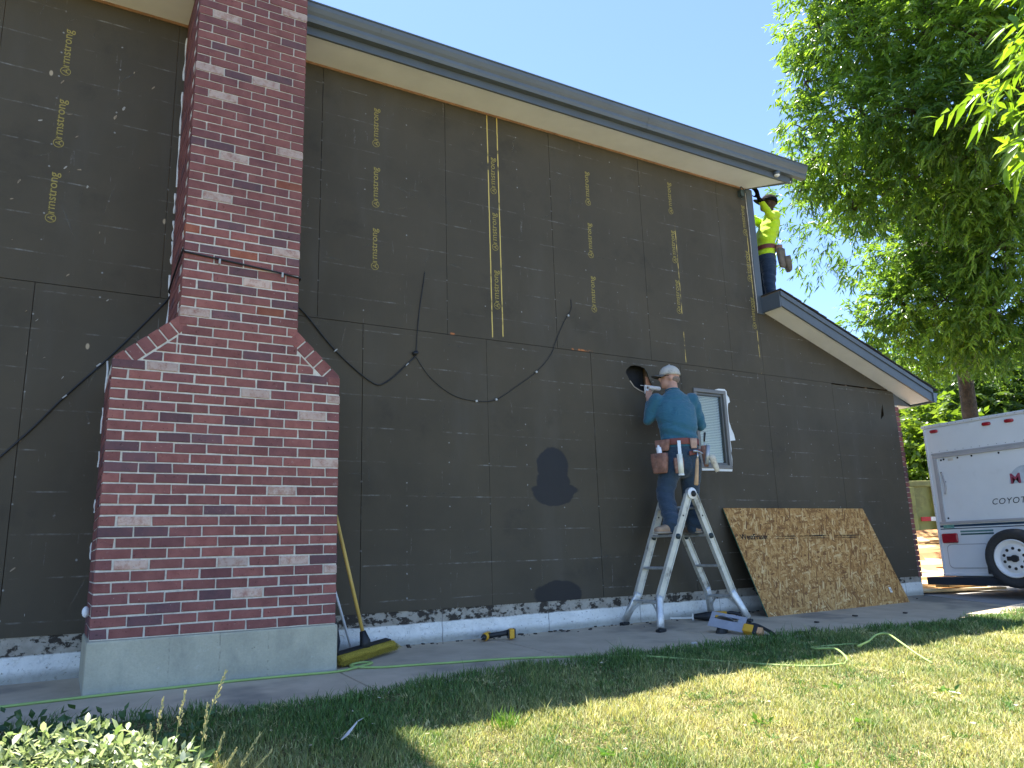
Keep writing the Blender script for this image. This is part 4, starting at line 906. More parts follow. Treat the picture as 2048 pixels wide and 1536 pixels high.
for z, c, h in ((.93, (.015, .045, .085), .028), (.895, (.03, .06, .10), .012), (.855, (.09, .19, .18), .022), (.82, (.03, .09, .09), .020)):
    rearbox(-.165 if z > .86 else -.42, -.83 if z < .86 else -2.3, z-h/2, z+h/2, .003).build('stripe', simple('stripe_%d' % int(z*1000), c, .4, .05, 3, bump=0), cam_t)
M_RED = simple('red_lens', (.30, .012, .022), .2, .15, 20, spec=.6, bump=.2, bscale=120)
for yc, zc in ((-.27, 2.175), (-.955, 2.168), (-1.228, 2.165)):
    m = MB(); m.loft([((XT+.001, yc, zc), .055, .024), ((XT-.016, yc, zc), .052, .022), ((XT-.024, yc, zc), .040, .014)], ref=(0, 1, 0), n=20, power=.6); m.build('clearance_light', M_RED, cam_t, True)
m = MB(); m.box(XT-.035, XT, -.385, -.178, .716, .838); m.build('tail_light', M_RED, cam_t, bevel=.02, seg=3)
rearbox(-.21, -.35, .905, .945, .0055).build('sticker', simple('green_sticker', (.12, .30, .26), .5, .3, 30), cam_t)
# storage hatch: rounded outline
def rounded(y0, y1, z0, z1, r_, n=5):
    P = []
    for (cy, cz, a0_) in ((y1-r_, z1-r_, 0), (y0+r_, z1-r_, 90), (y0+r_, z0+r_, 180), (y1-r_, z0+r_, 270)):
        for k in range(n+1): t = R(a0_+90*k/n); P.append((cy+r_*math.cos(t), cz+r_*math.sin(t)))
    return P
m = MB(); m.prism(rounded(-.76, -.215, .395, .70, .06), 'yz', XT-.006, XT+.002); m.build('storage_hatch', M_CG, cam_t, fix=True)
m = MB(); m.prism(rounded(-.75, -.225, .405, .69, .055), 'yz', XT-.010, XT-.004); m.build('hatch_door', M_CW, cam_t, fix=True)
rearbox(-.12, -2.4, .30, .335, .02).build('skirt_trim', M_CW, cam_t, bevel=.01)
rv = MB()
for yv in np.arange(-.2, -2.3, -.105): rv.ell((XT-.002, yv, 1.905), .004, .004, .004, nu=6, nv=4); rv.ell((XT-.013, yv+.04, 2.247), .004, .004, .004, nu=6, nv=4)
for (yv, zv) in ((-.308, 1.785), (-.345, 1.792), (-.53, 1.793), (-.711, 1.795), (-1.044, 1.79), (-.285, 1.62), (-.32, 1.50), (-.29, 1.03)): rv.ell((XT-.002, yv, zv), .008, .013, .013, nu=8, nv=5)
for zv in np.arange(.5, 2.1, .12): rv.ell((XT-.013, -.137, zv), .004, .004, .004, nu=6, nv=4)
o = rv.build('rivets', M_RUB, cam_t); o['kind'] = 'stuff'
rearbox(-.40, -.47, 1.765, 1.795, .004).build('plate', simple('plate_tan', (.5, .45, .38), .5), cam_t)
m = MB(); m.tube([(XT-.02, -.30, 1.62), (XT-.026, -.33, 1.45), (XT-.024, -.31, 1.34)], .012, 8, 4); m.build('gas_strut', M_CG, cam_t, True)
m = MB(); m.box(XT-.14, XT+.06, -2.42, .035, .195, .290); m.build('bumper', simple('bumper_black', (.018, .022, .03), .5, .1, 6), cam_t, bevel=.006)
m = MB(); m.box(XT+.1, 14.7, -2.2, -.3, .18, .30); m.build('chassis', MATS['bumper_black'], cam_t)
# spare wheel on the rear
sp_ = Vector((XT-.02, -1.115, .515)); TR = .345
tv = MB(); vs = []; nn_ = 40
prof_t = [(.215, -.0), (.235, .075), (.29, .098), (.325, .085), (.345, .050), (.348, 0), (.345, -.05), (.325, -.085), (.29, -.098), (.235, -.075), (.215, -.06)]
def ring_lathe(m, c, prof, n=40):
    k0 = len(m.v)
    for i in range(n):
        t = 2*math.pi*i/n
        for (r_, d) in prof: m.v.append((c.x+d, c.y+r_*math.cos(t), c.z+r_*math.sin(t)))
    p = len(prof)
    for i in range(n):
        for j in range(p-1): m.f.append((k0+i*p+j, k0+((i+1) % n)*p+j, k0+((i+1) % n)*p+j+1, k0+i*p+j+1)); m.mi.append(m.cur)
wheel_c = sp_+Vector((-.10, 0, 0))
ring_lathe(tv, wheel_c, prof_t); spare = tv.build('spare_wheel', simple('tyre_rubber', (.030, .030, .030), .8, .2, 30), cam_t, True, fix=True)
rm = MB(); ring_lathe(rm, wheel_c, [(.218, -.075), (.226, -.085), (.212, -.088), (.198, -.070), (.180, -.045), (.165, -.040), (.150, -.058), (.075, -.062), (.050, -.055), (.0, -.055)]); rm.build('rim', simple('wheel_white', (.66, .66, .65), .4, .06, 5), spare, True, fix=True)
for k in range(10):
    t = 2*math.pi*(k+.5)/10; c_ = wheel_c+Vector((-.061, .118*math.cos(t), .118*math.sin(t))); m = MB(); m.cyl(c_+Vector((-.003, 0, 0)), c_+Vector((.004, 0, 0)), .018, n=12); m.build('rim_hole', M_RUB, spare)
m = MB(); m.box(wheel_c.x-.085, wheel_c.x-.05, sp_.y-.05, sp_.y+.075, sp_.z-.025, sp_.z+.025); m.cyl(wheel_c+Vector((-.09, -.01, 0)), wheel_c+Vector((-.055, -.01, 0)), .042, n=14); m.build('clamp', M_RUB, spare, bevel=.004)
m = MB(); m.box(XT-.05, XT, sp_.y+.345, sp_.y+.40, .33, .60); m.build('wheel_bracket', MATS['bumper_black'], cam_t)
# road wheels
for xw in (11.9, 12.75):
    for yw in (-.20, -2.30):
        m = MB(); c_ = Vector((xw, yw, .36)); m.loft([(c_+Vector((0, d, 0)), r_, r_) for r_, d in ((.26, -.09), (.31, -.085), (.33, -.05), (.33, .05), (.31, .085), (.26, .09))], n=28); m.build('road_wheel', MATS['tyre_rubber'], cam_t, True)
# lettering and emblem
t_ = text_mesh('COYOTE', .105, shear=.25, spacing=1.12); o = link_mesh('lettering', t_, simple('letter_navy', (.02, .028, .04), .5, bump=0), cam_t); place(o, (XT-.004, -.862, 1.165), (0, -1, 0), (0, 0, 1))
m = MB(); arc = [(-1.115-.20+.20*math.cos(t), 1.40+.21*math.sin(t)) for t in np.linspace(0, math.pi, 17)]; m.prism(arc, 'yz', XT-.004, XT+.001); m.build('emblem', simple('emblem_grey', (.42, .46, .50), .4, .2, 9, bump=0), cam_t, fix=True)
t_ = text_mesh('M', .17, bold=.004); o = link_mesh('emblem_letter', t_, simple('emblem_red', (.28, .05, .09), .5, bump=0), cam_t); place(o, (XT-.007, -1.125, 1.402), (0, -1, 0), (0, 0, 1))

# ------------------------------------------------------------------ dumpster and board heap behind
M_OLIVE = simple('olive_steel', (.30, .30, .09), .55, .12, 3, dirt=((.10, .07, .03), .4))
du = thing('dumpster', 'olive green ribbed steel dumpster standing behind the heap of boards', 'dumpster', (16, 2.6, .07))
dd = Vector((.93, -.37, 0)); dn_ = Vector((.37, .93, 0)); d0 = Vector((13.2, 3.25, .07))
def dbox(a0_, a1_, b0_, b1_, z0, z1): return MB().obox(d0+dd*(a0_+a1_)/2+dn_*(b0_+b1_)/2+Vector((0, 0, (z0+z1)/2)), dd*(a1_-a0_)/2, dn_*(b1_-b0_)/2, Vector((0, 0, (z1-z0)/2)))
dbox(0, 6.0, 0, 2.3, .15, 1.78).build('body', M_OLIVE, du, bevel=.02)
dbox(-.04, 6.04, -.05, 2.35, 1.72, 1.84).build('top_rail', M_OLIVE, du, bevel=.02)
for k in range(10): dbox(.12+k*.62, .34+k*.62, -.09, .01, .15, 1.72).build('rib', M_OLIVE, du, bevel=.015)
dbox(.42, .9, -.06, 0, 1.0, 1.06).build('rib_band', M_OLIVE, du, bevel=.01)
dbox(1.02, 1.22, -.097, -.08, 1.06, 1.14).build('reflector', simple('reflector_red', (.55, .02, .02), .4), du)
dbox(1.22, 1.36, -.097, -.08, 1.06, 1.14).build('reflector', simple('reflector_white', (.75, .73, .70), .4), du)
t_ = text_mesh('Sup', .20, bold=.004, shear=.2); o = link_mesh('lettering', t_, simple('letter_cream', (.5, .5, .35), .6, bump=0), du); place(o, d0+dd*.86+dn_*-.094+Vector((0, 0, .72)), dd, (0, 0, 1))
pm_ = MB(); pm_.box(-.5, .5, -.07, .07, -.011, .011); plank = pm_.mesh('siding_board')
BMATS = [simple('board_tan_%d' % i, c, .8, .18, 6, rnd=.1) for i, c in enumerate(((.52, .32, .14), (.60, .40, .20), (.45, .26, .11), (.36, .18, .075), (.66, .50, .30)))]
pms = []
for mt in BMATS:
    me = plank.copy(); me.materials.append(mt); pms.append(me)
rr = random.Random(11)
for k in range(64):
    lv = k/64; zc = .10+.80*lv
    far = .35+1.7*lv
    c_ = Vector((10.15, .35, 0))+Vector((1.05, .95, 0))*far+Vector((.8, -.33, 0))*rr.uniform(-.75, .75)
    o = bpy.data.objects.new('siding_board', pms[rr.choice((0, 0, 1, 1, 2, 3, 4))]); C.objects.link(o)
    o.location = c_+Vector((0, 0, zc)); L = rr.uniform(.8, 2.0); o.scale = (L, rr.uniform(.8, 1.3), rr.uniform(.9, 1.5))
    o.rotation_euler = (rr.uniform(.25, .75), rr.uniform(-.05, .05), R(-22)+rr.uniform(-.10, .10))
    tag(o, 'tan wooden siding board in the heap between house corner and dumpster', 'board', 'boards heaped beside the camper')
for k, (x, y, z, rz2, L) in enumerate(((9.95, .16, .10, -.12, 1.1), (10.2, -.02, .115, -.25, 1.5), (10.35, .22, .13, -.05, 1.6), (10.1, .32, .17, -.3, 1.7), (10.5, .05, .155, .10, 1.2))):
    o = bpy.data.objects.new('siding_board', pms[(4, 4, 1, 4, 1)[k]]); C.objects.link(o); o.location = (x, y, z); o.scale = (L, 1.2, 1.3); o.rotation_euler = (0, .02, rz2)
    tag(o, 'pale wooden siding board lying flat on the driveway at the foot of the heap', 'board', 'boards flat on the driveway')

# ================================================================== VEGETATION
def leaf_material(name, trans=.45, gloss=.45, tint=(2.0, 1.85, .6)):
    g = G(name); vc = g.n('ShaderNodeVertexColor', layer_name='Col').outputs[0]
    g.set(col=vc, rough=gloss, spec=.45)
    tr_ = g.n('ShaderNodeBsdfTranslucent'); g.put(tr_.inputs[0], g.mix(1.0, vc, tint, 'MULTIPLY'))
    mx = g.n('ShaderNodeMixShader'); mx.inputs[0].default_value = trans
    g.t.links.new(g.b.outputs[0], mx.inputs[1]); g.t.links.new(tr_.outputs[0], mx.inputs[2]); g.t.links.new(mx.outputs[0], g.o.inputs[0]); return g.m
def norm(a): return a/np.maximum(np.linalg.norm(a, axis=-1, keepdims=True), 1e-9)
def leaves(name, base, dirv, length, width, col, mat, parent=None, fold=.25, droop=.15):
    """base Nx3, dirv Nx3 unit, lengths, widths; one folded leaf each: 5 verts 4 tris"""
    n = len(base); r = RNG.normal(size=(n, 3)); r[:, 2] = r[:, 2]*.5; side = norm(np.cross(dirv, norm(r)+np.array([0, 0, .9]))); up = norm(np.cross(side, dirv)); up *= np.sign(up[:, 2:3]+1e-6)
    L = length[:, None]; W = width[:, None]; mid = base+dirv*L*.42-up*W*fold; V = np.empty((n, 5, 3))
    V[:, 0] = base; V[:, 1] = base+dirv*L*.40+side*W*.5; V[:, 2] = mid; V[:, 3] = base+dirv*L*.40-side*W*.5; V[:, 4] = base+dirv*L-np.array([0, 0, 1])*L*droop
    me = fast_mesh(name, V, 5, [(0, 1, 2), (0, 2, 3), (1, 4, 2), (2, 4, 3)], n, np.repeat(col, 5, axis=0)); return link_mesh(name, me, mat, parent)
M_LEAF = leaf_material('tree_leaf', .52, .30); M_LEAF2 = leaf_material('shrub_leaf', .35, .28, (1.3, 1.35, .8)); M_GRASS = leaf_material('grass_blade', .25, .6, (1.4, 1.45, .7))
M_BARK = simple('bark', (.085, .062, .045), .95, .4, 14, bump=1.0, bscale=40, bdist=.03)
def lanceolate_crown(clumps, n_twigs, leaf_len, rng, seedcol, density_pow=3):
    C_ = np.array([c[:3] for c in clumps]); Rr = np.array([c[3] for c in clumps]); wt = Rr**density_pow; wt = wt/wt.sum()
    idx = rng.choice(len(C_), n_twigs, p=wt); d = norm(rng.normal(size=(n_twigs, 3))); rad = rng.random(n_twigs)**.38
    P = C_[idx]+d*(Rr[idx]*rad*1.08)[:, None]
    tw = norm(d*.9+rng.normal(size=(n_twigs, 3))*.55+np.array([0, 0, -.12])); K = 11; tl = leaf_len*rng.uniform(1.3, 2.4, n_twigs)
    t = np.tile(np.linspace(.12, 1, K), (n_twigs, 1)); B = P[:, None, :]+tw[:, None, :]*(t*tl[:, None])[:, :, None]; B[:, :, 2] -= (t**2)*tl[:, None]*.16
    sd = norm(np.cross(tw, np.array([0, 0, 1.0])))[:, None, :]*np.where(np.arange(K) % 2, 1, -1)[None, :, None]
    D = norm(sd*.75+tw[:, None, :]*.75+np.array([0, 0, -.28])+rng.normal(size=(n_twigs, K, 3))*.28)
    n = n_twigs*K; ln = leaf_len*rng.uniform(.65, 1.2, n)
    hue = np.clip(.45+.22*rng.normal(size=n_twigs)+(rng.normal(size=len(C_))*.26)[idx], 0, 1); hue = np.repeat(hue, K)*.75+.25*rng.random(n)
    c0, c1 = np.array(seedcol[0]), np.array(seedcol[1]); col = c0[None]*(1-hue[:, None])+c1[None]*hue[:, None]
    return B.reshape(-1, 3), D.reshape(-1, 3), ln, col, P, tw, tl
def limbs(m, start, ends, r0, rng, sag=.15):
    for e_ in ends:
        e_ = Vector(e_); s_ = Vector(start); mid = s_.lerp(e_, .5)+Vector((rng.uniform(-.3, .3), rng.uniform(-.3, .3), rng.uniform(0, .5)))
        m.tube([s_, s_.lerp(mid, .5)+Vector((0, 0, .1)), mid, mid.lerp(e_, .5), e_], lambda t: r0*(1-t)**.8+.012, 7, 4)
# main tree behind the camper
CLUMPS = [(9.02,.07,8.25,.56),(8.89,.34,7.49,.34),(8.83,.54,6.88,.27),(9.49,.81,6.61,.43),(9.37,1.02,6.12,.25),(9.19,-.49,7.77,.71),(9.46,-1.19,7.55,.75),(9.62,-1.76,7.08,.65),(9.21,-.26,6.79,.64),(9.43,-.90,6.49,.68),(9.65,-1.53,6.13,.65),(9.62,-2.08,6.03,.56),(10.01,.55,6.43,.62),(10.24,-.07,6.03,.67),(10.47,-.72,5.71,.71),(10.63,-1.35,5.46,.61),(10.10,.67,5.79,.30),(11.36,.65,5.30,.54),(11.46,.02,5.17,.70),(11.16,-.91,4.85,.64),(11.31,.86,4.59,.53),(11.46,.22,4.41,.70),(11.68,-.46,4.23,.67),(11.26,1.54,4.35,.34),(11.84,1.29,4.00,.46),(12.42,.95,3.98,.46),(12.05,.03,3.78,.47),(11.98,-.50,3.71,.45),(12.23,1.16,3.62,.25),(9.19,-.31,9.34,.82),(9.82,-1.20,9.06,1.0),(9.87,-2.19,8.15,.91),(10.76,-2.39,6.91,.97),(12.07,-1.68,5.79,1.07),(12.76,-1.16,4.49,.90)]
EXTRA = [(11.5,-.2,9.0,1.3),(12.8,.6,8.0,1.5),(13.8,1.6,7.2,1.6),(13.2,-.8,7.0,1.4),(14.6,.2,6.4,1.4),(15.2,2.2,6.5,1.6),(13.6,3.2,7.6,1.5)]
tree = thing('ash_tree', 'large leafy tree with narrow drooping leaves overhanging the house corner and camper', 'tree', (13.75, 1.35, .05))
rg = np.random.default_rng(21)
B, D, ln, col, P, tw, tl = lanceolate_crown(CLUMPS, 11000, .115, rg, ((.05, .115, .035), (.20, .32, .055)), 2.2)
leaves('crown', B, D, ln, ln*rg.uniform(.24, .34, len(ln)), col, M_LEAF, tree, .2, .22)
B, D, ln, col, P2, _, _ = lanceolate_crown(EXTRA, 1800, .16, rg, ((.028, .075, .018), (.09, .17, .03)), 2.2)
leaves('crown', B, D, ln, ln*rg.uniform(.20, .28, len(ln)), col, M_LEAF, tree, .2, .22)
tk = MB(); tk.tube([(13.75, 1.35, -.05), (13.72, 1.38, 1.2), (13.8, 1.4, 2.6), (13.7, 1.3, 4.0), (13.4, 1.0, 5.4)], lambda t: .17-.07*t+.08*max(0, .12-t)*6, 12, 5)
trunk = tk.build('trunk', M_BARK, tree, True)
lm = MB(); r1 = random.Random(4)
limbs(lm, (13.4, 1.0, 5.2), [c[:3] for c in EXTRA], .13, r1); limbs(lm, (13.7, 1.3, 3.6), [CLUMPS[i][:3] for i in (17, 18, 20, 22, 25, 26)], .10, r1)
limbs(lm, (13.2, .7, 5.6), [CLUMPS[i][:3] for i in (3, 12, 13, 14, 8, 5, 6, 9, 10, 15, 30, 31, 33, 1)], .09, r1)
lm.build('limbs', M_BARK, tree, True)
twm = MB(); sel = rg.choice(len(P), 420, replace=False)
for i in sel:
    cc = np.array(min(CLUMPS, key=lambda c: (c[0]-P[i][0])**2+(c[1]-P[i][1])**2+(c[2]-P[i][2])**2)[:3]); twm.tube([tuple(cc), tuple((cc+P[i])/2+np.array([0, 0, .04])), tuple(P[i]), tuple(P[i]+tw[i]*tl[i]*.7)], lambda t: .010*(1-t)+.002, 4, 2)
o = twm.build('twigs', M_BARK, tree); o['kind'] = 'stuff'
# near branch of a second tree reaching in from the right
t2 = thing('ash_tree', 'near tree whose bright hanging spray of long leaves reaches in beside the camera', 'tree', (6.2, -6.4, -.5))
tk = MB(); tk.tube([(6.2, -6.4, -.55), (6.15, -6.3, 1.0), (6.0, -6.1, 2.6), (5.4, -5.6, 3.8)], lambda t: .20-.08*t, 10, 5); tk.build('trunk', M_BARK, t2, True)
NEAR = [(3.23,-4.94,2.95,0.20),(3.25,-4.88,2.72,0.20),(3.29,-4.86,2.50,0.18),(3.23,-4.80,2.30,0.13),(3.48,-4.83,2.75,0.28),(3.53,-4.78,2.45,0.25),(3.73,-4.88,3.10,0.35),(3.15,-4.96,3.15,0.18),(4.23,-5.08,3.20,0.50),(4.73,-5.28,3.60,0.60)]
lm = MB(); limbs(lm, (5.5, -5.7, 3.6), [(4.1, -5.0, 3.35), (4.6, -5.2, 3.8)], .06, r1); limbs(lm, (4.1, -5.0, 3.3), [c[:3] for c in NEAR[:8]], .022, r1); near_l = lm.build('limbs', M_BARK, t2, True)
B, D, ln, col, _, _, _ = lanceolate_crown(NEAR, 150, .115, rg, ((.08, .16, .02), (.19, .30, .035)), 1.6)
leaves('crown', B, D, ln, ln*rg.uniform(.22, .30, len(ln)), col, M_LEAF, t2, .2, .25)
lb = [MB() for _ in range(3)]; nleaf = 0
lp = []
for v in range(3):
    cc = np.array([[.10, .20, .022], [.15, .26, .03], [.20, .31, .04]][v])
    V = np.array([(0, 0, 0), (.018, .045, -.004), (0, .045, -.009), (-.018, .045, -.004), (.014, .085, -.010), (0, .088, -.016), (-.014, .085, -.010), (0, .135, -.045)])
    me = fast_mesh('leaf', V, 8, [(0, 1, 2), (0, 2, 3), (1, 4, 5, 2), (2, 5, 6, 3), (4, 7, 5), (5, 7, 6)], 1, np.tile(cc, (8, 1))); me.materials.append(M_LEAF); lp.append(me)
for (cx, cy, cz, rr_) in NEAR[:8]:
    for k in range(26):
        d = Vector(norm(rg.normal(size=3))); p_ = Vector((cx, cy, cz))+d*rr_*rg.random()**.4
        dr_ = (d*.5+Vector((rg.normal()*.5, rg.normal()*.5, -.55+rg.normal()*.3))).normalized()
        o = bpy.data.objects.new('leaf', lp[int(rg.integers(3))]); reg(o, near_l); s_ = rg.uniform(.6, 1.05)
        q_ = dr_.to_track_quat('Y', 'Z'); o.rotation_mode = 'QUATERNION'; o.rotation_quaternion = q_; o.location = p_; o.scale = (s_, s_, s_)
# trees further back
def back_tree(name, label, base, height, clumps, n, size, colr):
    t = thing(name, label, 'tree', base, 'trees beyond the driveway'); rg2 = np.random.default_rng(int(abs(base[0])*10+height))
    B, D, ln, col, P, _, _ = lanceolate_crown(clumps, n, size, rg2, colr, 2.2)
    leaves('crown', B, D, ln, ln*rg2.uniform(.45, .6, len(ln)), col, M_LEAF, t, .15, .1)
    tk = MB(); top = Vector(clumps[0][:3]); b0 = Vector(base)
    tk.tube([b0, b0.lerp(top, .35)+Vector((.1, 0, 0)), b0.lerp(top, .7), top], lambda t_: .22*(1-t_)+.05, 9, 4); limbs(tk, b0.lerp(top, .55), [c[:3] for c in clumps[1:]], .07, random.Random(2)); tk.build('trunk', M_BARK, t, True); return t
back_tree('poplar_tree', 'sunlit yellow green tree beside the olive dumpster', (19.0, 5.6, .0), 5, [(19.0, 5.6, 3.0, 1.0), (19.6, 5.0, 2.3, .9), (18.7, 6.2, 2.2, .8), (19.4, 5.4, 3.6, .7), (18.9, 5.8, 1.6, .9), (20.4, 4.9, 2.8, .9)], 1100, .22, ((.05, .10, .02), (.13, .20, .035)))
back_tree('poplar_tree', 'dark green tree with rounded leaves behind the camper roof', (23.5, 6.6, .0), 8, [(23.5, 6.6, 5.0, 1.5), (24.6, 6.0, 4.4, 1.4), (22.9, 7.4, 4.0, 1.3), (25.6, 5.4, 5.2, 1.5), (24.0, 6.6, 3.0, 1.5), (26.4, 5.0, 4.2, 1.5), (25.2, 5.8, 3.2, 1.4), (27.6, 4.4, 4.6, 1.6)], 2100, .25, ((.025, .06, .02), (.075, .13, .03)))
back_tree('poplar_tree', 'tall hazy green tree far behind the side wing eave', (27, 10.5, .0), 9, [(27, 10.5, 6.0, 1.9), (28.5, 9.6, 5.2, 1.8), (26.2, 11.4, 4.6, 1.6), (29.8, 8.8, 6.0, 1.9), (28, 10, 3.6, 1.8), (31.5, 7.8, 5.4, 2.0), (33, 6.8, 6.4, 2.2)], 2200, .30, ((.035, .08, .03), (.09, .15, .04)))

# ------------------------------------------------------------------ shrub in the foreground
shrub = thing('privet_shrub', 'low sunlit shrub with pale green oval leaves in front of the chimney base', 'shrub', (-.25, -2.85, -.25))
SH = [(-.55,-2.62,-.06,.19),(-.38,-2.72,-.05,.18),(-.22,-2.70,.00,.17),(-.05,-2.72,.00,.17),(.08,-2.80,-.04,.16),(.20,-2.90,-.06,.15),(-.12,-2.95,-.10,.18),(-.35,-2.95,-.12,.20),(.05,-3.02,-.12,.17),(.28,-3.0,-.14,.14),(-.60,-2.9,-.14,.2),(-.8,-2.75,-.10,.22)]
rg3 = np.random.default_rng(5); Cs = np.array([c[:3] for c in SH]); Rs = np.array([c[3] for c in SH])
def shrub_pts(n):
    ix = rg3.integers(0, len(SH), n); d = norm(rg3.normal(size=(n, 3))+np.array([0, 0, .5])); return Cs[ix]+d*(Rs[ix]*rg3.random(n)**.3)[:, None], d
Pn, Dn = shrub_pts(4200); dirs = norm(Dn*.7+rg3.normal(size=Pn.shape)*.55+np.array([0, 0, .1]))
ln = rg3.uniform(.028, .05, len(Pn)); h_ = rg3.random((len(Pn), 1)); cl_ = np.array([[.13, .19, .08]])*(1-h_)+np.array([[.42, .46, .31]])*h_
o = leaves('foliage', Pn, dirs, ln, ln*rg3.uniform(.42, .55, len(Pn)), cl_, M_LEAF2, shrub, .22, .12); o['kind'] = 'stuff'
st = MB(); r4 = random.Random(9)
for i in range(34):
    c_ = SH[r4.randrange(len(SH))]; e_ = Vector(c_[:3])+Vector((r4.uniform(-1, 1)*c_[3]*.7, r4.uniform(-1, 1)*c_[3]*.7, c_[3]*r4.uniform(.3, .95))); b_ = Vector((c_[0]+r4.uniform(-.08, .08), c_[1]-.02, float(lawn_z(c_[0], c_[1]))-.02))
    st.tube([b_, b_.lerp(e_, .5)+Vector((r4.uniform(-.03, .03), r4.uniform(-.03, .03), 0)), e_], lambda t: .004*(1-t)+.0012, 5, 3)
stems = st.build('stems', simple('green_stem', (.16, .18, .06), .7, .2, 20), shrub)
slp = []
for v in range(4):
    cc = np.array([[.19, .27, .09], [.30, .36, .18], [.42, .46, .30], [.48, .52, .38]][v])
    V = np.array([(0, 0, 0), (.011, .016, .003), (0, .018, -.002), (-.011, .016, .003), (.010, .033, .002), (0, .034, -.002), (-.010, .033, .002), (0, .050, -.006)])
    me = fast_mesh('leaf', V, 8, [(0, 1, 2), (0, 2, 3), (1, 4, 5, 2), (2, 5, 6, 3), (4, 7, 5), (5, 7, 6)], 1, np.tile(cc, (8, 1))); me.materials.append(M_LEAF2); slp.append(me)
for k in range(300):
    ix = int(rg3.integers(len(SH))); d = norm(rg3.normal(size=3)*np.array([1, 1, .6])+np.array([0, -.25, .9])); p_ = Cs[ix]+d*Rs[ix]*rg3.uniform(.92, 1.12)
    dr_ = Vector(norm(d*.45+rg3.normal(size=3)*.6)); o = bpy.data.objects.new('leaf', slp[int(rg3.integers(4))]); reg(o, stems); s_ = rg3.uniform(.7, 1.15)
    o.rotation_mode = 'QUATERNION'; o.rotation_quaternion = dr_.to_track_quat('Y', 'Z'); o.location = p_; o.scale = (s_, s_, s_)
# shaded ground plants behind the shrub
gc = 900; gx = rg3.uniform(-1.3, .5, gc); gy = rg3.uniform(-2.45, -1.5, gc); keep = gy < np.interp(gx, [-1.3, -.2, .5], [-1.15, -1.5, -1.9])+rg3.normal(size=gc)*.06; gx, gy = gx[keep], gy[keep]
gp = np.stack([gx, gy, lawn_z(gx, gy)+rg3.uniform(.01, .13, len(gx))], 1); dd_ = norm(rg3.normal(size=gp.shape)+np.array([0, 0, .5])); ln = rg3.uniform(.04, .075, len(gp))
o = leaves('ground_plants', gp, dd_, ln, ln*.5, np.array([[.04, .09, .03]])+rg3.random((len(gp), 1))*np.array([[.05, .08, .03]]), M_LEAF2, None, .2, .15); o['kind'] = 'stuff'
tag(o, 'dark leafy ground cover between shrub and sidewalk', 'plants')
# seeding grass stalks
wg = thing('wild_grass', 'tall seeding grass stalks rising beside the pale shrub', 'grass', (.45, -2.7, -.2)); M_SEED = simple('seed_straw', (.46, .40, .16), .8, .2, 30); M_STK = simple('stalk_green', (.22, .25, .08), .7)
STK = [((.30, -2.72), (.44, -2.66, .30)), ((.36, -2.80), (.36, -2.74, .19)), ((.38, -2.80), (.42, -2.78, .08)), ((.42, -2.85), (.56, -2.78, .06)), ((.40, -2.88), (.60, -2.82, .0)), ((.34, -2.84), (.46, -2.84, .03)), ((.22, -2.75), (.16, -2.70, .13)), ((.26, -2.70), (.30, -2.55, .22)), ((.20, -2.68), (.22, -2.52, .20)), ((.28, -2.8), (.33, -2.8, .02)), ((.12, -2.8), (.09, -2.78, .10))]
for k, (b_, e_) in enumerate(STK):
    b0 = Vector((b_[0], b_[1], float(lawn_z(*b_))-.01)); e0 = Vector(e_); md = b0.lerp(e0, .6)+Vector((-.015, 0, .02)); m = MB(); m.tube([b0, md, e0], lambda t: .0022*(1-t)+.0007, 5, 5); sk = m.build('stalk', M_STK, wg)
    m = MB(); ax_ = (e0-md).normalized()
    for i in range(34):
        t = i/34; p_ = e0-ax_*.14*t; sd_ = Vector((r4.uniform(-1, 1), r4.uniform(-1, 1), r4.uniform(-.2, .6)))*.013*(.35+t*.8); m.beam(p_+sd_*.5, p_+sd_+ax_*.010, .0034, .0024, ref=(.3, .9, .1))
    m.build('seed_head', M_SEED, sk)
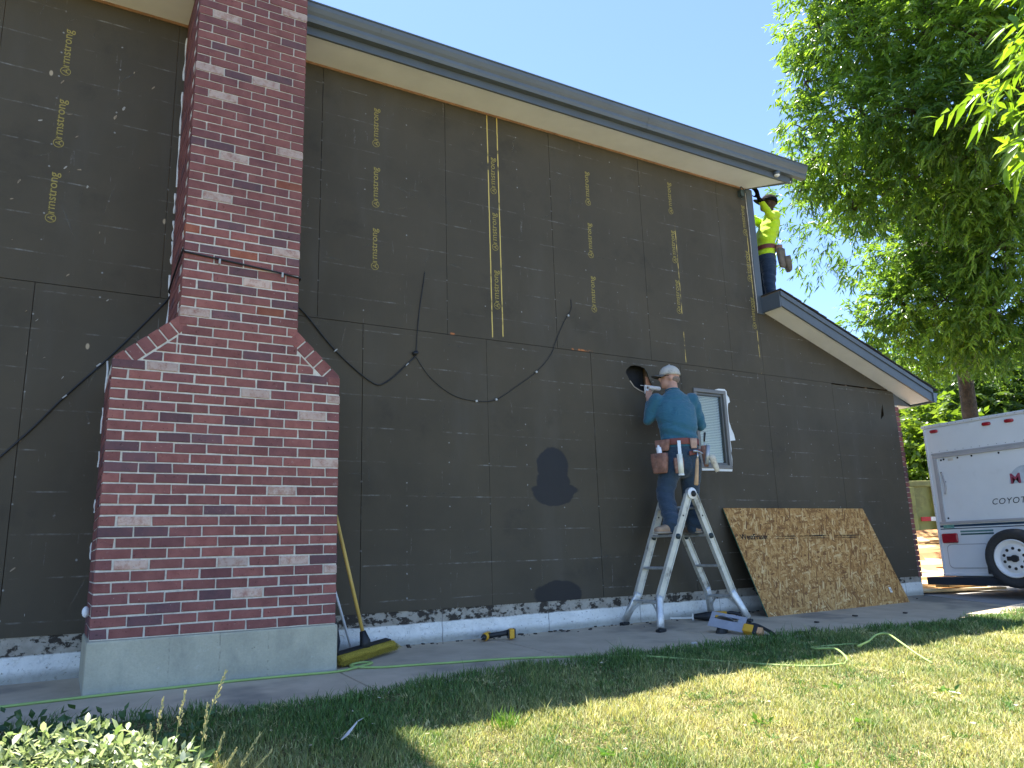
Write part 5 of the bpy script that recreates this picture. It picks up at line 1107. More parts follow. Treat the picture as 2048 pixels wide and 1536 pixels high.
# ------------------------------------------------------------------ grass blades
def pnoise(x, y, s, ph):
    return (np.sin(x*s+ph)+np.sin(y*s*1.3+ph*2.1)+np.sin((x+y)*s*.71+ph*.7)+np.sin((x-.6*y)*s*1.7+ph*1.3))/4
def grass(n, seed):
    r = np.random.default_rng(seed); camx, camy = CAM.x, CAM.y
    # density falls off with distance from the viewer
    rad = 2.2+8.5*r.random(n*3)**1.25; ang = r.uniform(R(-14), R(78), n*3); x = camx+rad*np.sin(ang); y = camy+rad*np.cos(ang)
    ey = np.interp(x, EX, EY); ok = (y < ey+.05+.035*r.normal(size=len(x))) & (x > -2.5) & (x < 8.75-.1*(y+1.6)) & (y > -6.2); ok &= ~((x < .45) & (y > -2.3) & (y > -1.9-(.45-x)*.2) & (r.random(len(x)) < .7))
    x, y, rad = x[ok][:n], y[ok][:n], rad[ok][:n]; n = len(x); z = np.where(y > np.interp(x, EX, EY)-.015, np.maximum(lawn_z(x, y), walk_z(x, y)-.004), lawn_z(x, y))
    edge = np.clip(1-(np.interp(x, EX, EY)-y)/1.1, 0, 1)
    h = (.022+.018*r.random(n))*(1+.5*edge)*(1+.35*pnoise(x, y, 5, 2)); h *= np.clip(.85+.5*pnoise(x, y, 9.0, 3)+.25*pnoise(x, y, 21.0, 5), .35, 1.6); h *= 1+(r.random(n) < .03)*r.uniform(.4, 1.0, n)
    wd = (.0019+.0014*r.random(n))*(1+.15*rad)
    a = r.uniform(0, 2*np.pi, n); lean = r.uniform(.15, .95, n); dx, dy = np.cos(a)*lean, np.sin(a)*lean; b = a+np.pi/2+r.normal(size=n)*.5; sx, sy = np.cos(b)*wd/2, np.sin(b)*wd/2
    V = np.empty((n, 5, 3)); V[:, 0] = np.stack([x-sx, y-sy, z], 1); V[:, 1] = np.stack([x+sx, y+sy, z], 1)
    V[:, 2] = np.stack([x+sx*.8+dx*h*.45, y+sy*.8+dy*h*.45, z+h*.62], 1); V[:, 3] = np.stack([x-sx*.8+dx*h*.45, y-sy*.8+dy*h*.45, z+h*.62], 1); V[:, 4] = np.stack([x+dx*h*1.1, y+dy*h*1.1, z+h], 1)
    dry = .56+.38*pnoise(x, y, 2.3, 1)+.30*pnoise(x, y, 6.1, 4)-.75*edge+.22*r.normal(size=n)
    dry = np.clip(dry, 0, 1)[:, None]; gr = np.array([[.085, .185, .055]])*(1-.5*r.random((n, 1)))+np.array([[.08, .11, .02]])*r.random((n, 1)); st_ = np.array([[.60, .54, .25]])*(.75+.4*r.random((n, 1)))
    col = (gr*(1-dry)+st_*dry)*(.55+.75*r.random((n, 1)))
    return fast_mesh('grass', V, 5, [(0, 1, 2, 3), (3, 2, 4)], n, np.repeat(col, 5, axis=0))
def tufts(n_t, seed):
    r = np.random.default_rng(seed); x0 = r.uniform(.3, 8.3, n_t); y0 = r.uniform(-4.6, -1.5, n_t); ok = y0 < np.interp(x0, EX, EY)-.02; x0, y0 = x0[ok], y0[ok]; K = 26; n = len(x0)*K
    sp_ = np.repeat(r.uniform(.012, .045, len(x0)), K); x = np.repeat(x0, K)+r.normal(size=n)*sp_; y = np.repeat(y0, K)+r.normal(size=n)*sp_; P = np.stack([x, y, lawn_z(x, y)], 1); d = norm(np.stack([r.normal(size=n)*.55, r.normal(size=n)*.55, np.full(n, .85)], 1)); L = np.repeat(r.uniform(.03, .075, len(x0)), K)*r.uniform(.6, 1.1, n)
    k = np.repeat(r.random(len(x0)) < .55, K)[:, None]; c = np.where(k, np.array([[.10, .21, .04]]), np.array([[.62, .56, .30]]))*(.6+.6*r.random((n, 1))); return P, d, L, c
P_, d_, L_, c_ = tufts(1500, 8); o = leaves('grass_tufts', P_, d_, L_, np.full(len(L_), .0042), c_, M_GRASS, None, .1, .3); o['kind'] = 'stuff'; tag(o, 'uneven green and straw tufts standing in the lawn', 'grass')
go = link_mesh('grass', grass(340000, 3), M_GRASS, None); go['kind'] = 'stuff'; tag(go, 'short half dry lawn grass in front of the house', 'grass')
lt_n = 260; lr = np.random.default_rng(17); lx = lr.uniform(.3, 7.5, lt_n); ly = lr.uniform(-4.4, -1.0, lt_n); lz = np.where(ly > -1.5, walk_z(lx, ly)+.003, lawn_z(lx, ly)+.028); lk = (ly < -1.72) | (lr.random(lt_n) < .3); LP = np.stack([lx, ly, lz], 1)[lk]
ld = norm(lr.normal(size=LP.shape)*np.array([1, 1, .12])); ll = lr.uniform(.012, .035, len(LP)); lh = lr.random((len(LP), 1)); o = leaves('leaf_litter', LP, ld, ll, ll*.45, np.array([[.28, .17, .08]])*(1-lh)+np.array([[.62, .58, .46]])*lh, M_GRASS, None, .1, .05); o['kind'] = 'stuff'; tag(o, 'scattered dead leaves and pale chips on lawn and sidewalk', 'litter')
# a few broad-leaved weeds and a tuft in the lawn
def weed(x, y, s, label, grp):
    r = np.random.default_rng(int(x*100)); n = 16; z = float(lawn_z(x, y)); P_ = np.array([[x, y, z+.01]])+r.normal(size=(n, 3))*np.array([[.03, .03, .004]])*s; d = norm(r.normal(size=(n, 3))*np.array([1, 1, .3])+np.array([0, 0, .55])); ln = r.uniform(.05, .10, n)*s
    o = leaves('weed', P_, d, ln, ln*.28, np.array([[.08, .18, .025]])+r.random((n, 1))*np.array([[.07, .09, .02]]), M_LEAF2, None, .2, .2); return tag(o, label, 'weed', grp)
for (x, y) in ((3.0, -3.15), (2.1, -3.05), (3.9, -2.95), (3.4, -3.5), (1.9, -3.6), (4.4, -3.3), (2.7, -3.7)): weed(x, y, .85, 'small broad leaved weed growing in the sunlit dry lawn', 'weeds in the lawn')
x, y = 1.88, -2.48; r = np.random.default_rng(2); n = 60; P_ = np.stack([x+r.normal(size=n)*.03, y+r.normal(size=n)*.03, np.full(n, float(lawn_z(x, y)))], 1); d = norm(r.normal(size=(n, 3))*np.array([.35, .35, 0])+np.array([0, 0, 1.0])); ln = r.uniform(.07, .17, n)
tag(leaves('grass_tuft', P_, d, ln, np.full(n, .007), np.tile([[.13, .24, .035]], (n, 1)), M_GRASS, None, .1, .1), 'bright green tuft of tall grass at the edge of the shadow', 'grass')

# ================================================================== PEOPLE
def remesh(mb, voxel, it=6, fold=None):
    me = mb.mesh('body'); o = bpy.data.objects.new('tmp', me); C.objects.link(o)
    r = o.modifiers.new('r', 'REMESH'); r.mode = 'VOXEL'; r.voxel_size = voxel; r.use_smooth_shade = True
    s_ = o.modifiers.new('s', 'SMOOTH'); s_.factor = .5; s_.iterations = it
    dg = bpy.context.evaluated_depsgraph_get(); dg.update(); out = bpy.data.meshes.new_from_object(o.evaluated_get(dg)); bpy.data.objects.remove(o)
    if fold:
        out.update(); co = [v.co.copy() for v in out.vertices]; no = [v.normal.copy() for v in out.vertices]
        for v, c, n_ in zip(out.vertices, co, no): v.co = c+n_*fold(c, n_)
    return out
def cloth(name, c, wr=.35, sc=9, weave=300):
    g = G(name); n1 = g.noise(sc*.6, 4, .6); g.set(col=g.mix(g.math('MULTIPLY', n1, .6), tuple(k*1.12 for k in c), tuple(k*.72 for k in c)), rough=.9, spec=.15, sheen=.25)
    h = g.math('ADD', g.noise(sc, 3, .55, vec=g.map(g.co(), scale=(1, 1, 2.2)), dist=1.2), g.math('MULTIPLY', g.noise(weave, 2), .12)); g.bump(h, wr, .03); return g.m
M_SKIN = simple('skin', (.45, .25, .18), .55, .10, 30, bump=.1, bscale=200)
def limb(mb, pts, ref=(1, 0, 0)):
    P = [Vector(p[0]) for p in pts]; fine = []; n = len(pts); k = 5
    for i in range(n-1):
        p0, p1, p2, p3 = P[max(i-1, 0)], P[i], P[i+1], P[min(i+2, n-1)]
        for j in range(k):
            t = j/k; c = .5*((2*p1)+(p2-p0)*t+(2*p0-5*p1+4*p2-p3)*t*t+(3*p1-p0-3*p2+p3)*t**3)
            rx = pts[i][1]*(1-t)+pts[i+1][1]*t; ry = pts[i][2]*(1-t)+pts[i+1][2]*t; fine.append((c, rx, ry))
    fine.append(pts[-1]); mb.loft(fine, ref=ref, n=18)
    for q_ in (pts[0], pts[-1]): mb.ell(q_[0], (q_[1]+q_[2])/2*.96, (q_[1]+q_[2])/2*.96, (q_[1]+q_[2])/2*.96, nu=12, nv=8)
def hand(mb, wrist, fwd, palm_n, side, curl=.5):
    """palm with four fingers and a thumb leaving the side of the palm"""
    f, n_ = Vector(fwd).normalized(), Vector(palm_n); n_ = (n_-f*n_.dot(f)).normalized(); s_ = f.cross(n_)*side; w_ = Vector(wrist)
    mb.loft([(w_-f*.01, .027, .020), (w_+f*.035, .038, .017), (w_+f*.085, .042, .015), (w_+f*.097, .036, .012)], ref=s_, n=12)
    for k, (off, L) in enumerate(((-.030, .070), (-.010, .080), (.011, .076), (.030, .060))):
        b = w_+f*.088+s_*off; d = f; p_ = [b]
        for j, fr in enumerate((.45, .32, .23)):
            ang = curl*(.55+.35*j); d = (d*math.cos(ang)+n_*math.sin(ang)).normalized(); p_.append(p_[-1]+d*L*fr)
        mb.loft([(p_[0], .0105, .0105), (p_[1], .0098, .0098), (p_[2], .009, .009), (p_[3], .0075, .0075)], ref=s_, n=8)
    b = w_+f*.03-s_*.034; t1 = b+(f*.5-s_*.75+n_*.35).normalized()*.042; t2_ = t1+(f*.8-s_*.15+n_*.55).normalized()*.030
    mb.loft([(b, .015, .014), (t1, .0115, .011), (t2_, .008, .008)], ref=n_, n=8)
def head(mb, c, fwd, up):
    c, f, u = Vector(c), Vector(fwd).normalized(), Vector(up); u = (u-f*u.dot(f)).normalized(); r = f.cross(u)
    A = (r, f, u)
    mb.ell(c+u*.03-f*.008, .077, .098, .105, A, 18, 12); mb.ell(c+f*.028-u*.055, .056, .066, .064, A, 16, 10); mb.ell(c+f*.062-u*.092, .028, .024, .022, A, 10, 8)
    mb.loft([(c+f*.088+u*.022, .010, .008), (c+f*.108-u*.012, .013, .014), (c+f*.092-u*.030, .016, .008)], ref=r, n=8)
    for s_ in (-1, 1): mb.ell(c+r*s_*.076-f*.006-u*.005, .011, .020, .032, A, 10, 8)
    return A
def boot(name, ankle, toe, heel, par, mat, sole_mat, top=.13):
    a, t, h = Vector(ankle), Vector(toe), Vector(heel); f = (t-h).normalized(); s_ = f.cross(Vector((0, 0, 1))).normalized(); L = (t-h).length; z = Vector((0, 0, 1)); m = MB()
    m.loft([(h+f*.0+z*.045, .030, .040), (h+f*L*.12+z*.05, .037, .045), (h+f*L*.45+z*.05, .040, .046), (h+f*L*.72+z*.042, .047, .036), (h+f*L*.92+z*.036, .044, .030), (h+f*L*1.0+z*.032, .028, .020)], ref=s_, n=16, power=.85)
    m.loft([(a+z*top*.55, .056, .060), (a+z*top*.2, .050, .056), (a-z*.02, .044, .056), (h+f*L*.26+z*.045, .040, .062)], ref=s_, n=16)
    me = remesh(m, .007, 4); o = link_mesh(name, me, mat, par, True)
    ms = MB(); ms.loft([(h-f*.012+z*.011, .030, .011), (h+f*L*.15+z*.011, .041, .011), (h+f*L*.45+z*.011, .040, .011), (h+f*L*.75+z*.011, .050, .011), (h+f*L*.95+z*.011, .043, .011), (h+f*(L+.008)+z*.011, .022, .010)], ref=s_, n=16, power=.7); ms.build('sole', sole_mat, o, True)
    return o
def cap(par, c, A, mat, brim_mat, brim_len=.085, brim_w=.085, tilt=.1):
    r, f, u = A; c = Vector(c)+u*.035; m = MB(); n = 22; vs = []; fs = []; K = 8
    for i in range(K+1):
        ph = (math.pi*.53)*i/K
        for k in range(n):
            th = 2*math.pi*k/n; vs.append(c+r*(.088*math.sin(ph)*math.cos(th))+f*(.110*math.sin(ph)*math.sin(th)-.006)+u*(.103*math.cos(ph)+(.008 if i < 1 else 0)))
    for i in range(K):
        for k in range(n): fs.append((i*n+k, i*n+(k+1) % n, (i+1)*n+(k+1) % n, (i+1)*n+k))
    m.add(vs, fs); o = m.build('cap', mat, par, True, fix=True); sd = o.modifiers.new('solid', 'SOLIDIFY'); sd.thickness = .004
    mb_ = MB(); vs = []; nb_ = 13
    for i in range(nb_):
        t = -1+2*i/(nb_-1); th = t*1.15; inner = c+r*(.086*math.sin(th))+f*(.100*math.cos(th))-u*(.004+.012*t*t)
        outer = inner+f*brim_len*math.sqrt(max(0, 1-.82*t*t))*1.0+r*t*.006-u*(tilt*brim_len+.014*t*t)
        vs += [inner, inner.lerp(outer, .5)+u*.003, outer]
    fs = []
    for i in range(nb_-1):
        for k in range(2): fs.append((i*3+k, i*3+k+1, (i+1)*3+k+1, (i+1)*3+k))
    mb_.add(vs, fs); b = mb_.build('brim', brim_mat, o, True); sd = b.modifiers.new('solid', 'SOLIDIFY'); sd.thickness = .004
    btn = MB(); btn.ell(c+u*.110-f*.006, .008, .008, .005, A, 8, 6); btn.build('button', mat, o, True); return o
def face_bits(par, c, A):
    r, f, u = A; c = Vector(c)
    for s_ in (-1, 1):
        m = MB(); m.ell(c+f*.083+r*s_*.030+u*.018, .011, .008, .008, A, 10, 7); m.build('eye', simple('eye_dark', (.10, .08, .07), .2, bump=0), par, True)
    m = MB(); m.ell(c+f*.090-u*.052, .022, .006, .005, A, 10, 6); m.build('mouth', simple('lips', (.32, .13, .11), .5, bump=0), par, True)
def belt_band(par, name, c, rx, ry, right, fwd, up, h, mat, th=.006):
    right, fwd, up, c = Vector(right), Vector(fwd), Vector(up), Vector(c); vs = []; fs = []; n = 36
    for k in range(n):
        t = 2*math.pi*k/n
        for (dr, dz) in ((0, -h/2), (th, -h/2), (th, h/2), (0, h/2)): vs.append(c+right*((rx+dr)*math.cos(t))+fwd*((ry+dr)*math.sin(t))+up*dz)
    for k in range(n):
        for j in range(4): fs.append((k*4+j, k*4+(j+1) % 4, ((k+1) % n)*4+(j+1) % 4, ((k+1) % n)*4+j))
    m = MB(); m.add(vs, fs); return m.build(name, mat, par, True, fix=True, bevel=.001)
def pouch(par, c, out, down, w, h, d, mat, name='pouch'):
    """leather bag, open at the top, wider at the mouth; c = top centre against the body"""
    c, o_, dn_ = Vector(c), Vector(out).normalized(), Vector(down).normalized(); s_ = o_.cross(dn_).normalized(); m = MB()
    rings = []
    for (t, ww, dd_) in ((0, 1.0, 1.0), (.3, 1.0, .98), (.7, .93, .86), (.95, .84, .66), (1.0, .74, .5)): rings.append((c+o_*d*.5*1.0+dn_*h*t, w/2*ww, d/2*dd_))
    m.loft(rings, ref=s_, n=20, power=.55, caps=False); k = len(m.v)-20; m.f.append(tuple(k+i for i in range(20))); m.mi.append(0)
    o = m.build(name, mat, par, True, fix=True); sd = o.modifiers.new('solid', 'SOLIDIFY'); sd.thickness = .005; sd.offset = -1; return o

M_SHIRT = cloth('teal_shirt', (.035, .125, .185), .5, 10); M_JEAN = cloth('blue_jeans', (.035, .060, .095), .5, 12, 500); M_BOOT = simple('tan_boot_leather', (.36, .25, .17), .75, .25, 14, bump=.3); M_SOLE = simple('boot_sole', (.30, .26, .21), .8)
M_LEATH = simple('worn_leather', (.24, .12, .085), .7, .45, 16, bump=.4, bscale=60, dirt=((.42, .30, .24), .5)); M_BELT = simple('belt_leather', (.17, .045, .035), .55, .25, 12)
# ---------------- worker on the ladder
w1 = thing('person', 'worker in teal shirt, jeans and pale cap standing on the ladder facing the wall', 'person', (5.10, -.40, .90))
fw1 = Vector((.38, .925, 0)).normalized(); rt1 = Vector((fw1.y, -fw1.x, 0)); up = Vector((0, 0, 1))
bd = MB()
pel = Vector((5.12, -.435, 1.66)); wai = Vector((5.12, -.430, 1.84)); che = Vector((5.125, -.405, 2.07)); shc = Vector((5.135, -.385, 2.235)); nk = Vector((5.14, -.365, 2.335))
limb(bd, [(pel-up*.09, .165, .125), (pel, .188, .142), (pel+up*.09, .184, .140), (wai, .186, .140), (wai+up*.12, .200, .146), (che, .214, .146), (shc-up*.05, .206, .128), (shc+up*.02, .155, .098), (nk, .062, .064)], ref=rt1)
limb(bd, [(nk-up*.02, .062, .064), (nk+up*.05, .058, .060), (nk+up*.10+fw1*.015, .056, .058)], ref=rt1)
LS, RS = shc-rt1*.185, shc+rt1*.185+up*.004
LE, RE = Vector((4.905, -.235, 2.035)), Vector((5.425, -.44, 1.975)); LH, RH = Vector((5.02, -.125, 2.275)), Vector((5.33, -.21, 2.14))
for s0, e0, h0 in ((LS, LE, LH), (RS, RE, RH)):
    limb(bd, [(s0, .074, .080), (s0.lerp(e0, .35), .070, .074), (s0.lerp(e0, .8), .060, .063), (e0, .055, .057)], ref=fw1); limb(bd, [(e0, .055, .057), (e0.lerp(h0, .35), .051, .051), (e0.lerp(h0, .86), .036, .035)], ref=rt1)
    limb(bd, [(e0.lerp(h0, .82), .030, .026), (h0, .028, .022)], ref=rt1)
hand(bd, LH, (.25, .1, .9), (.2, .9, -.2), 1, .75); hand(bd, RH, (-.6, .35, .65), (-.1, .9, -.3), -1, .75)
LHp, RHp = pel-rt1*.098-up*.06, pel+rt1*.098-up*.06
LK, RK = Vector((4.965, -.335, 1.29)), Vector((5.285, -.355, 1.295)); LA, RA = Vector((4.94, -.435, 1.01)), Vector((5.305, -.36, 1.01))
for h0, k0, a0 in ((LHp, LK, LA), (RHp, RK, RA)):
    limb(bd, [(h0, .108, .120), (h0.lerp(k0, .3), .108, .116), (h0.lerp(k0, .75), .094, .098), (k0, .088, .090)], ref=rt1); limb(bd, [(k0, .088, .090), (k0.lerp(a0, .35), .086, .088), (k0.lerp(a0, .8), .084, .088), (a0, .088, .094), (a0-up*.045, .086, .094)], ref=rt1)
hc = Vector((5.135, -.340, 2.475)); hf = Vector((-.80, .60, .02)); A1 = head(bd, hc, hf, up)
def fold1(c, n_):
    f_ = 0.0
    if 1.72 < c.z < 2.05 and n_.y < .3: f_ += .0085*math.sin(c.z*58+c.x*22+2*math.sin(c.x*9))*max(0, 1-abs(c.z-1.86)/.17)
    if 1.95 < c.z < 2.3: f_ += .0040*math.sin(c.z*40-c.x*46+1.5*math.sin(c.x*17+c.z*9))*min(1, abs(c.x-5.13)/.14)
    if c.z < 1.45: f_ += .0055*math.sin(c.z*70+c.x*30+math.sin(c.y*40))*(1.0 if c.z < 1.12 else .45)
    return f_
me = remesh(bd, .010, 7, fold1)
def pick1(c):
    if c.z < 1.735: return 1
    if (c-hc).length < .16 or c.z > 2.352: return 2
    for h0, e0 in ((LH, LE), (RH, RE)):
        d_ = (h0-e0).normalized()
        if (c-e0).dot(d_) > (h0-e0).length*.88 and (c-h0).length < .24: return 2
    return 0
idx = [pick1(p.center) for p in me.polygons]; b1 = link_mesh('body', me, [M_SHIRT, M_JEAN, M_SKIN], w1, True); me.polygons.foreach_set('material_index', idx)
M_CAPW = simple('sun_bleached_cap', (.46, .44, .39), .9, .15, 12, dirt=((.16, .14, .12), .6), bump=.2)
cr_ = MB(); cr_.tube([nk+rt1*(.068*math.cos(t))+fw1*(.070*math.sin(t))+up*(.004-.012*math.sin(t)) for t in np.linspace(0, 2*math.pi, 19)], .009, 7); cr_.build('collar', M_SHIRT, w1, True)
cap(w1, hc, A1, M_CAPW, simple('cap_brim_dark', (.10, .095, .09), .9)); face_bits(b1, hc, A1)
gl = MB(); r_, f_, u_ = A1
for s_ in (-1, 1): gl.ell(hc+f_*.092+r_*s_*.032+u_*.016, .028, .010, .019, A1, 12, 7); gl.beam(hc+f_*.085+r_*s_*.060+u_*.02, hc-f_*.01+r_*s_*.080+u_*.012, .004, .006)
gl.build('sunglasses', simple('black_gloss', (.012, .012, .014), .2, bump=0), w1, True)
hr = MB(); hr.ell(hc-f_*.030-u_*.012, .072, .078, .058, A1, 16, 10); hr.build('hair', simple('short_grey_hair', (.20, .15, .12), .9, .3, 60, bump=.6), w1, True)
boot('boot', (4.94, -.435, .985), (4.735, -.425, .893), (4.995, -.44, .893), w1, M_BOOT, M_SOLE); boot('boot', (5.305, -.36, .985), (5.345, -.175, .893), (5.29, -.43, .893), w1, M_BOOT, M_SOLE)
tb1 = belt_band(w1, 'tool_belt', (5.12, -.433, 1.785), .192, .148, rt1, fw1, up, .062, M_BELT)
BC = Vector((5.12, -.433, 1.785)); bk_ = -fw1
def bp1(r_, f_, z_): return BC+rt1*r_+fw1*f_+up*z_
MB().obox(bp1(0, .156, 0), rt1*.03, up*.03, fw1*.004).build('buckle', M_STEEL, tb1)
oL = (-rt1*.75+bk_*.65).normalized(); oR = (rt1*.8+bk_*.55).normalized()
pouch(tb1, bp1(-.185, -.055, .02), oL, (-.06, 0, -1), .16, .11, .05, M_LEATH)
pouch(tb1, bp1(-.215, -.055, -.115), oL, (-.02, 0, -1), .175, .195, .085, M_LEATH)
pouch(tb1, bp1(-.085, -.145, -.17), bk_, (0, 0, -1), .10, .15, .045, M_LEATH, 'tool_holster')
def tool(name, label, cat, loc): return thing(name, label, cat, loc)
p_ = bp1(-.245, -.10, -.10); t_ = tool('white_bottle', 'white chalk bottle standing in the left pouch of the tool belt', 'bottle', p_)
m = MB(); m.cyl(p_-up*.06, p_+up*.045-rt1*.012, .026, n=14); m.build('bottle_body', simple('milky_plastic', (.78, .80, .82), .4, .05), t_, True); m = MB(); m.cyl(p_+up*.044-rt1*.012, p_+up*.066-rt1*.014, .014, .010, n=12); m.build('bottle_cap', MATS['milky_plastic'], t_, True)
p_ = bp1(-.075, -.185, -.23); t_ = tool('caulk_tube', 'pale caulk tube hanging at the back of the tool belt beside the brown pouch', 'tube', p_)
m = MB(); m.cyl(p_-up*.10, p_+up*.095-rt1*.004, .0275, n=18); m.build('tube_body', simple('cream_tube', (.74, .74, .64), .45, .05), t_, True); m = MB(); m.cyl(p_-up*.113, p_-up*.099, .030, n=18); m.build('end_cap', MATS['milky_plastic'], t_, True)
m = MB(); m.obox(p_+up*.155, rt1*.017, bk_*.004, up*.075); m.build('frame_bar', M_STEEL, t_)
pouch(tb1, bp1(.085, -.142, .025), bk_, (.02, 0, -1), .07, .10, .03, simple('tan_leather', (.44, .28, .21), .7, .3, 14, bump=.3), 'hammer_loop')
m = MB(); m.obox(bp1(.09, -.165, -.115), rt1*.062+up*.012, bk_*.010, up*.022); m.build('hammer_bracket', M_BELT, tb1, bevel=.006)
h0 = bp1(.105, -.19, -.12); t_ = tool('hammer', 'wooden handled hammer hanging from the back of the tool belt', 'hammer', h0-up*.15)
m = MB(); m.loft([(h0, .009, .011), (h0-up*.07-rt1*.008, .010, .012)], n=10); m.build('neck', M_STEEL, t_, True)
m = MB(); m.loft([(h0-up*.06-rt1*.007, .012, .014), (h0-up*.13-rt1*.016, .015, .018), (h0-up*.23-rt1*.028, .017, .019), (h0-up*.31-rt1*.040, .018, .022), (h0-up*.32-rt1*.042, .013, .016)], n=12, ref=fw1); m.build('handle', simple('hickory', (.50, .31, .16), .5, .15, 20), t_, True)
m = MB(); m.loft([(h0-rt1*.045+up*.01, .013, .013), (h0-rt1*.01+up*.012, .014, .014), (h0+rt1*.025+up*.006, .010, .006), (h0+rt1*.055-up*.012, .010, .003)], n=10); m.build('head', M_STEEL, t_, True)
pouch(tb1, bp1(.20, -.06, -.04), oR, (.06, 0, -1), .10, .21, .055, M_LEATH); pouch(tb1, bp1(.255, -.085, -.14), (oR+rt1*.2), tuple(rt1*.33-up), .13, .17, .06, simple('cream_leather', (.56, .50, .39), .7, .25, 14, dirt=((.26, .16, .12), .6), bump=.3))
p_ = bp1(.225, -.125, -.13); t_ = tool('nail_set', 'grey metal cylinder stuck in the right pouch of the tool belt', 'tool', p_); m = MB(); m.cyl(p_-up*.10-rt1*.01, p_+up*.09+rt1*.025, .020, n=14); m.build('cylinder', simple('dull_alu', (.42, .44, .46), .45, .1, 8, metal=.5), t_, True)
p_ = bp1(.21, -.10, -.02); t_ = tool('screwdriver', 'thin black screwdriver sticking up out of the right pouch', 'screwdriver', p_); m = MB(); m.cyl(p_-up*.09, p_+up*.035+rt1*.012, .004, n=8); m.build('shaft', M_STEEL, t_, True); m = MB(); m.cyl(p_+up*.02+rt1*.010, p_+up*.11+rt1*.024, .009, .011, n=10); m.build('handle', M_DB, t_, True)
t_ = tool('caulking_gun', 'white caulking gun held by the worker against the wall beside the window', 'tool', (5.03, -.10, 2.40))
m = MB(); m.cyl((5.07, -.085, 2.425), (5.225, -.075, 2.425), .022, n=14); m.build('tube', simple('milky_plastic2', (.7, .7, .7), .4), t_, True); m = MB(); m.obox((5.02, -.09, 2.40), (.008, 0, 0), (0, .012, 0), (0, 0, .045)); m.obox((5.045, -.09, 2.437), (.03, 0, 0), (0, .010, 0), (0, 0, .006)); m.obox((5.03, -.10, 2.36), (.012, 0, .005), (0, .010, 0), (.005, 0, .04)); m.build('frame', simple('white_metal', (.66, .68, .70), .4, .06), t_)
m = MB(); m.cyl((4.955, -.09, 2.437), (5.05, -.09, 2.437), .004, n=8); m.build('rod', M_STEEL, t_, True)

# ---------------- worker at the corner on the wing roof
M_HIV = cloth('hi_vis_shirt', (.50, .72, .02), .5, 11); M_HIV.node_tree.nodes['Principled BSDF'].inputs['Roughness'].default_value = .8; M_JEAN2 = cloth('dark_jeans', (.022, .040, .075), .5, 12, 500); M_BLK = cloth('black_fabric', (.010, .010, .011), .4, 14); M_BLK.node_tree.nodes['Principled BSDF'].inputs['Sheen Weight'].default_value = 0
def rtop(x): return leanz(x)+.195
w2 = thing('person', 'worker in bright yellow shirt and dark cap on the wing roof reaching up', 'person', (7.5, .28, rtop(7.5)))
fw2 = Vector((-.90, .43, 0)).normalized(); rt2 = Vector((fw2.y, -fw2.x, 0))
bd = MB(); pel = Vector((7.50, .26, 4.40)); wai = Vector((7.515, .26, 4.57)); che = Vector((7.60, .25, 4.82)); shc = Vector((7.665, .25, 4.985)); nk = Vector((7.675, .25, 5.09))
limb(bd, [(pel-up*.07, .160, .118), (pel, .172, .128), (wai, .160, .118), (wai+Vector((.03, 0, .12)), .172, .124), (che, .188, .128), (shc-up*.04, .180, .112), (shc+up*.015, .135, .088), (nk, .058, .060)], ref=rt2)
limb(bd, [(nk-up*.02, .058, .060), (nk+up*.09, .054, .055)], ref=rt2)
LS, RS = shc-rt2*.175, shc+rt2*.175
LE, RE = Vector((7.44, .05, 4.93)), Vector((7.42, .36, 5.02)); LH, RH = Vector((7.335, .12, 5.185)), Vector((7.30, .30, 5.22))
for s0, e0, h0 in ((LS, LE, LH), (RS, RE, RH)):
    limb(bd, [(s0, .066, .070), (s0.lerp(e0, .4), .060, .062), (e0, .049, .050)], ref=up); limb(bd, [(e0, .050, .050), (e0.lerp(h0, .4), .047, .046), (e0.lerp(h0, .88), .036, .034)], ref=rt2); limb(bd, [(e0.lerp(h0, .8), .031, .027), (h0, .029, .024)], ref=rt2)
hand(bd, LH, (-.25, .0, 1), (-.9, .1, -.2), 1, .7); hand(bd, RH, (-.25, -.1, 1), (-.9, .0, -.2), -1, .7)
LHp, RHp = pel-rt2*.09-up*.05, pel+rt2*.09-up*.05
LA = Vector((7.47, .155, rtop(7.47)+.10)); RA = Vector((7.56, .37, rtop(7.56)+.10))
LK, RK = Vector((7.43, .175, 4.00)), Vector((7.50, .36, 4.0))
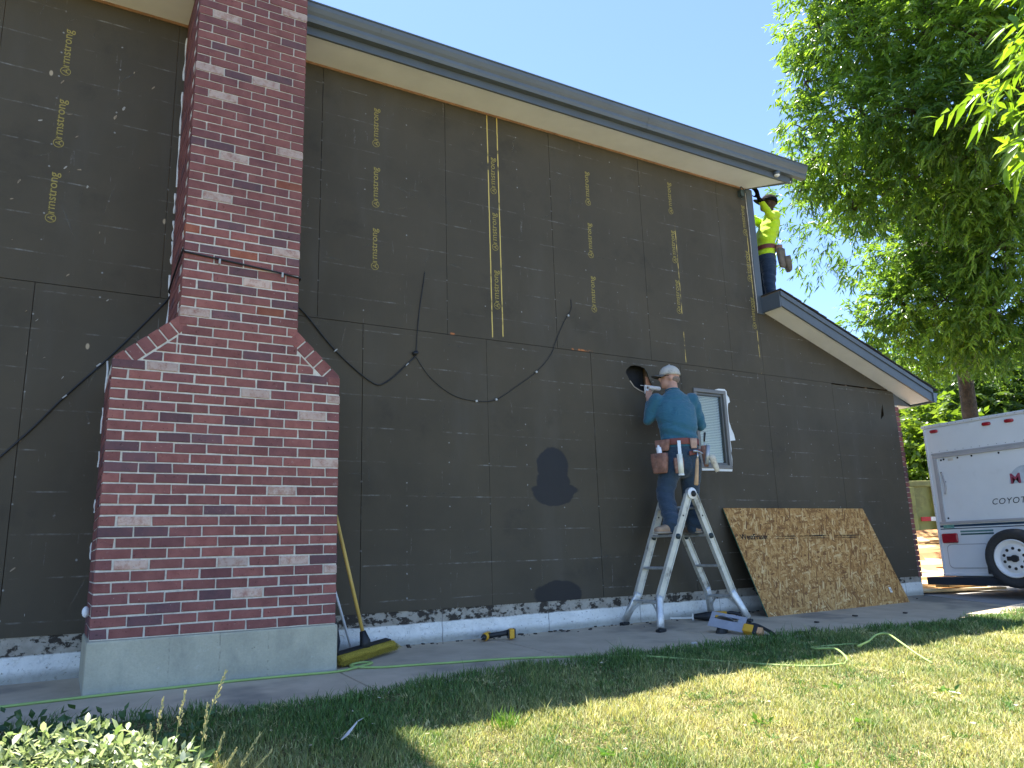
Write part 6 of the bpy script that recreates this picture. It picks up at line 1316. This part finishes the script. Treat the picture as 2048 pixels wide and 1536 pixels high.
for h0, k0, a0 in ((LHp, LK, LA), (RHp, RK, RA)):
    limb(bd, [(h0, .098, .106), (h0.lerp(k0, .35), .090, .096), (k0, .068, .072)], ref=rt2); limb(bd, [(k0, .068, .072), (k0.lerp(a0, .4), .066, .068), (a0, .066, .074), (a0-up*.02, .068, .078)], ref=rt2)
hc = Vector((7.665, .250, 5.225)); hf = Vector((-.66, .66, .30)); A2 = head(bd, hc, hf, up)
def fold2(c, n_):
    return .005*math.sin(c.z*52+c.x*24+2*math.sin(c.y*11)) if 4.45 < c.z < 5.0 else .0035*math.sin(c.z*66+c.x*28) if c.z < 4.2 else 0
me = remesh(bd, .010, 7, fold2)
def pick2(c):
    if c.z < 4.435: return 1
    if (c-hc).length < .165 or (c.z > 5.085 and c.x > 7.56): return 2
    for h0, e0 in ((LH, LE), (RH, RE)):
        if (c-e0).dot((h0-e0).normalized()) > (h0-e0).length*.78 and (c-h0).length < .26: return 3
    return 0
idx = [pick2(p.center) for p in me.polygons]; b2 = link_mesh('body', me, [M_HIV, M_JEAN2, cloth('patterned_neck_gaiter', (.055, .030, .032), .3, 30), M_BLK], w2, True); me.polygons.foreach_set('material_index', idx)
cap(w2, hc, A2, M_BLK, M_BLK, .10); face_bits(b2, hc, A2)
boot('boot', (7.47, .155, rtop(7.47)+.085), (7.27, .24, rtop(7.27)+.004), (7.52, .13, rtop(7.52)+.004), w2, simple('dark_boot', (.06, .045, .035), .7), M_RUB); boot('boot', (7.56, .37, rtop(7.56)+.085), (7.36, .47, rtop(7.36)+.004), (7.61, .345, rtop(7.61)+.004), w2, MATS['dark_boot'], M_RUB)
tb2 = belt_band(w2, 'tool_belt', (7.515, .26, 4.535), .176, .132, rt2, fw2, up, .058, M_BELT)
M_POU = simple('grey_brown_suede', (.14, .115, .09), .85, .3, 14, bump=.4)
sL = -rt2
pouch(tb2, Vector((7.575, .10, 4.50)), (sL+Vector((.5, -.2, 0))).normalized(), (.06, 0, -1), .13, .25, .07, M_POU); pouch(tb2, Vector((7.635, .09, 4.40)), (Vector((.8, -.6, 0))).normalized(), (.18, 0, -1), .17, .19, .09, M_POU); pouch(tb2, Vector((7.56, .085, 4.545)), sL, (.03, 0, -1), .09, .11, .05, M_LEATH)
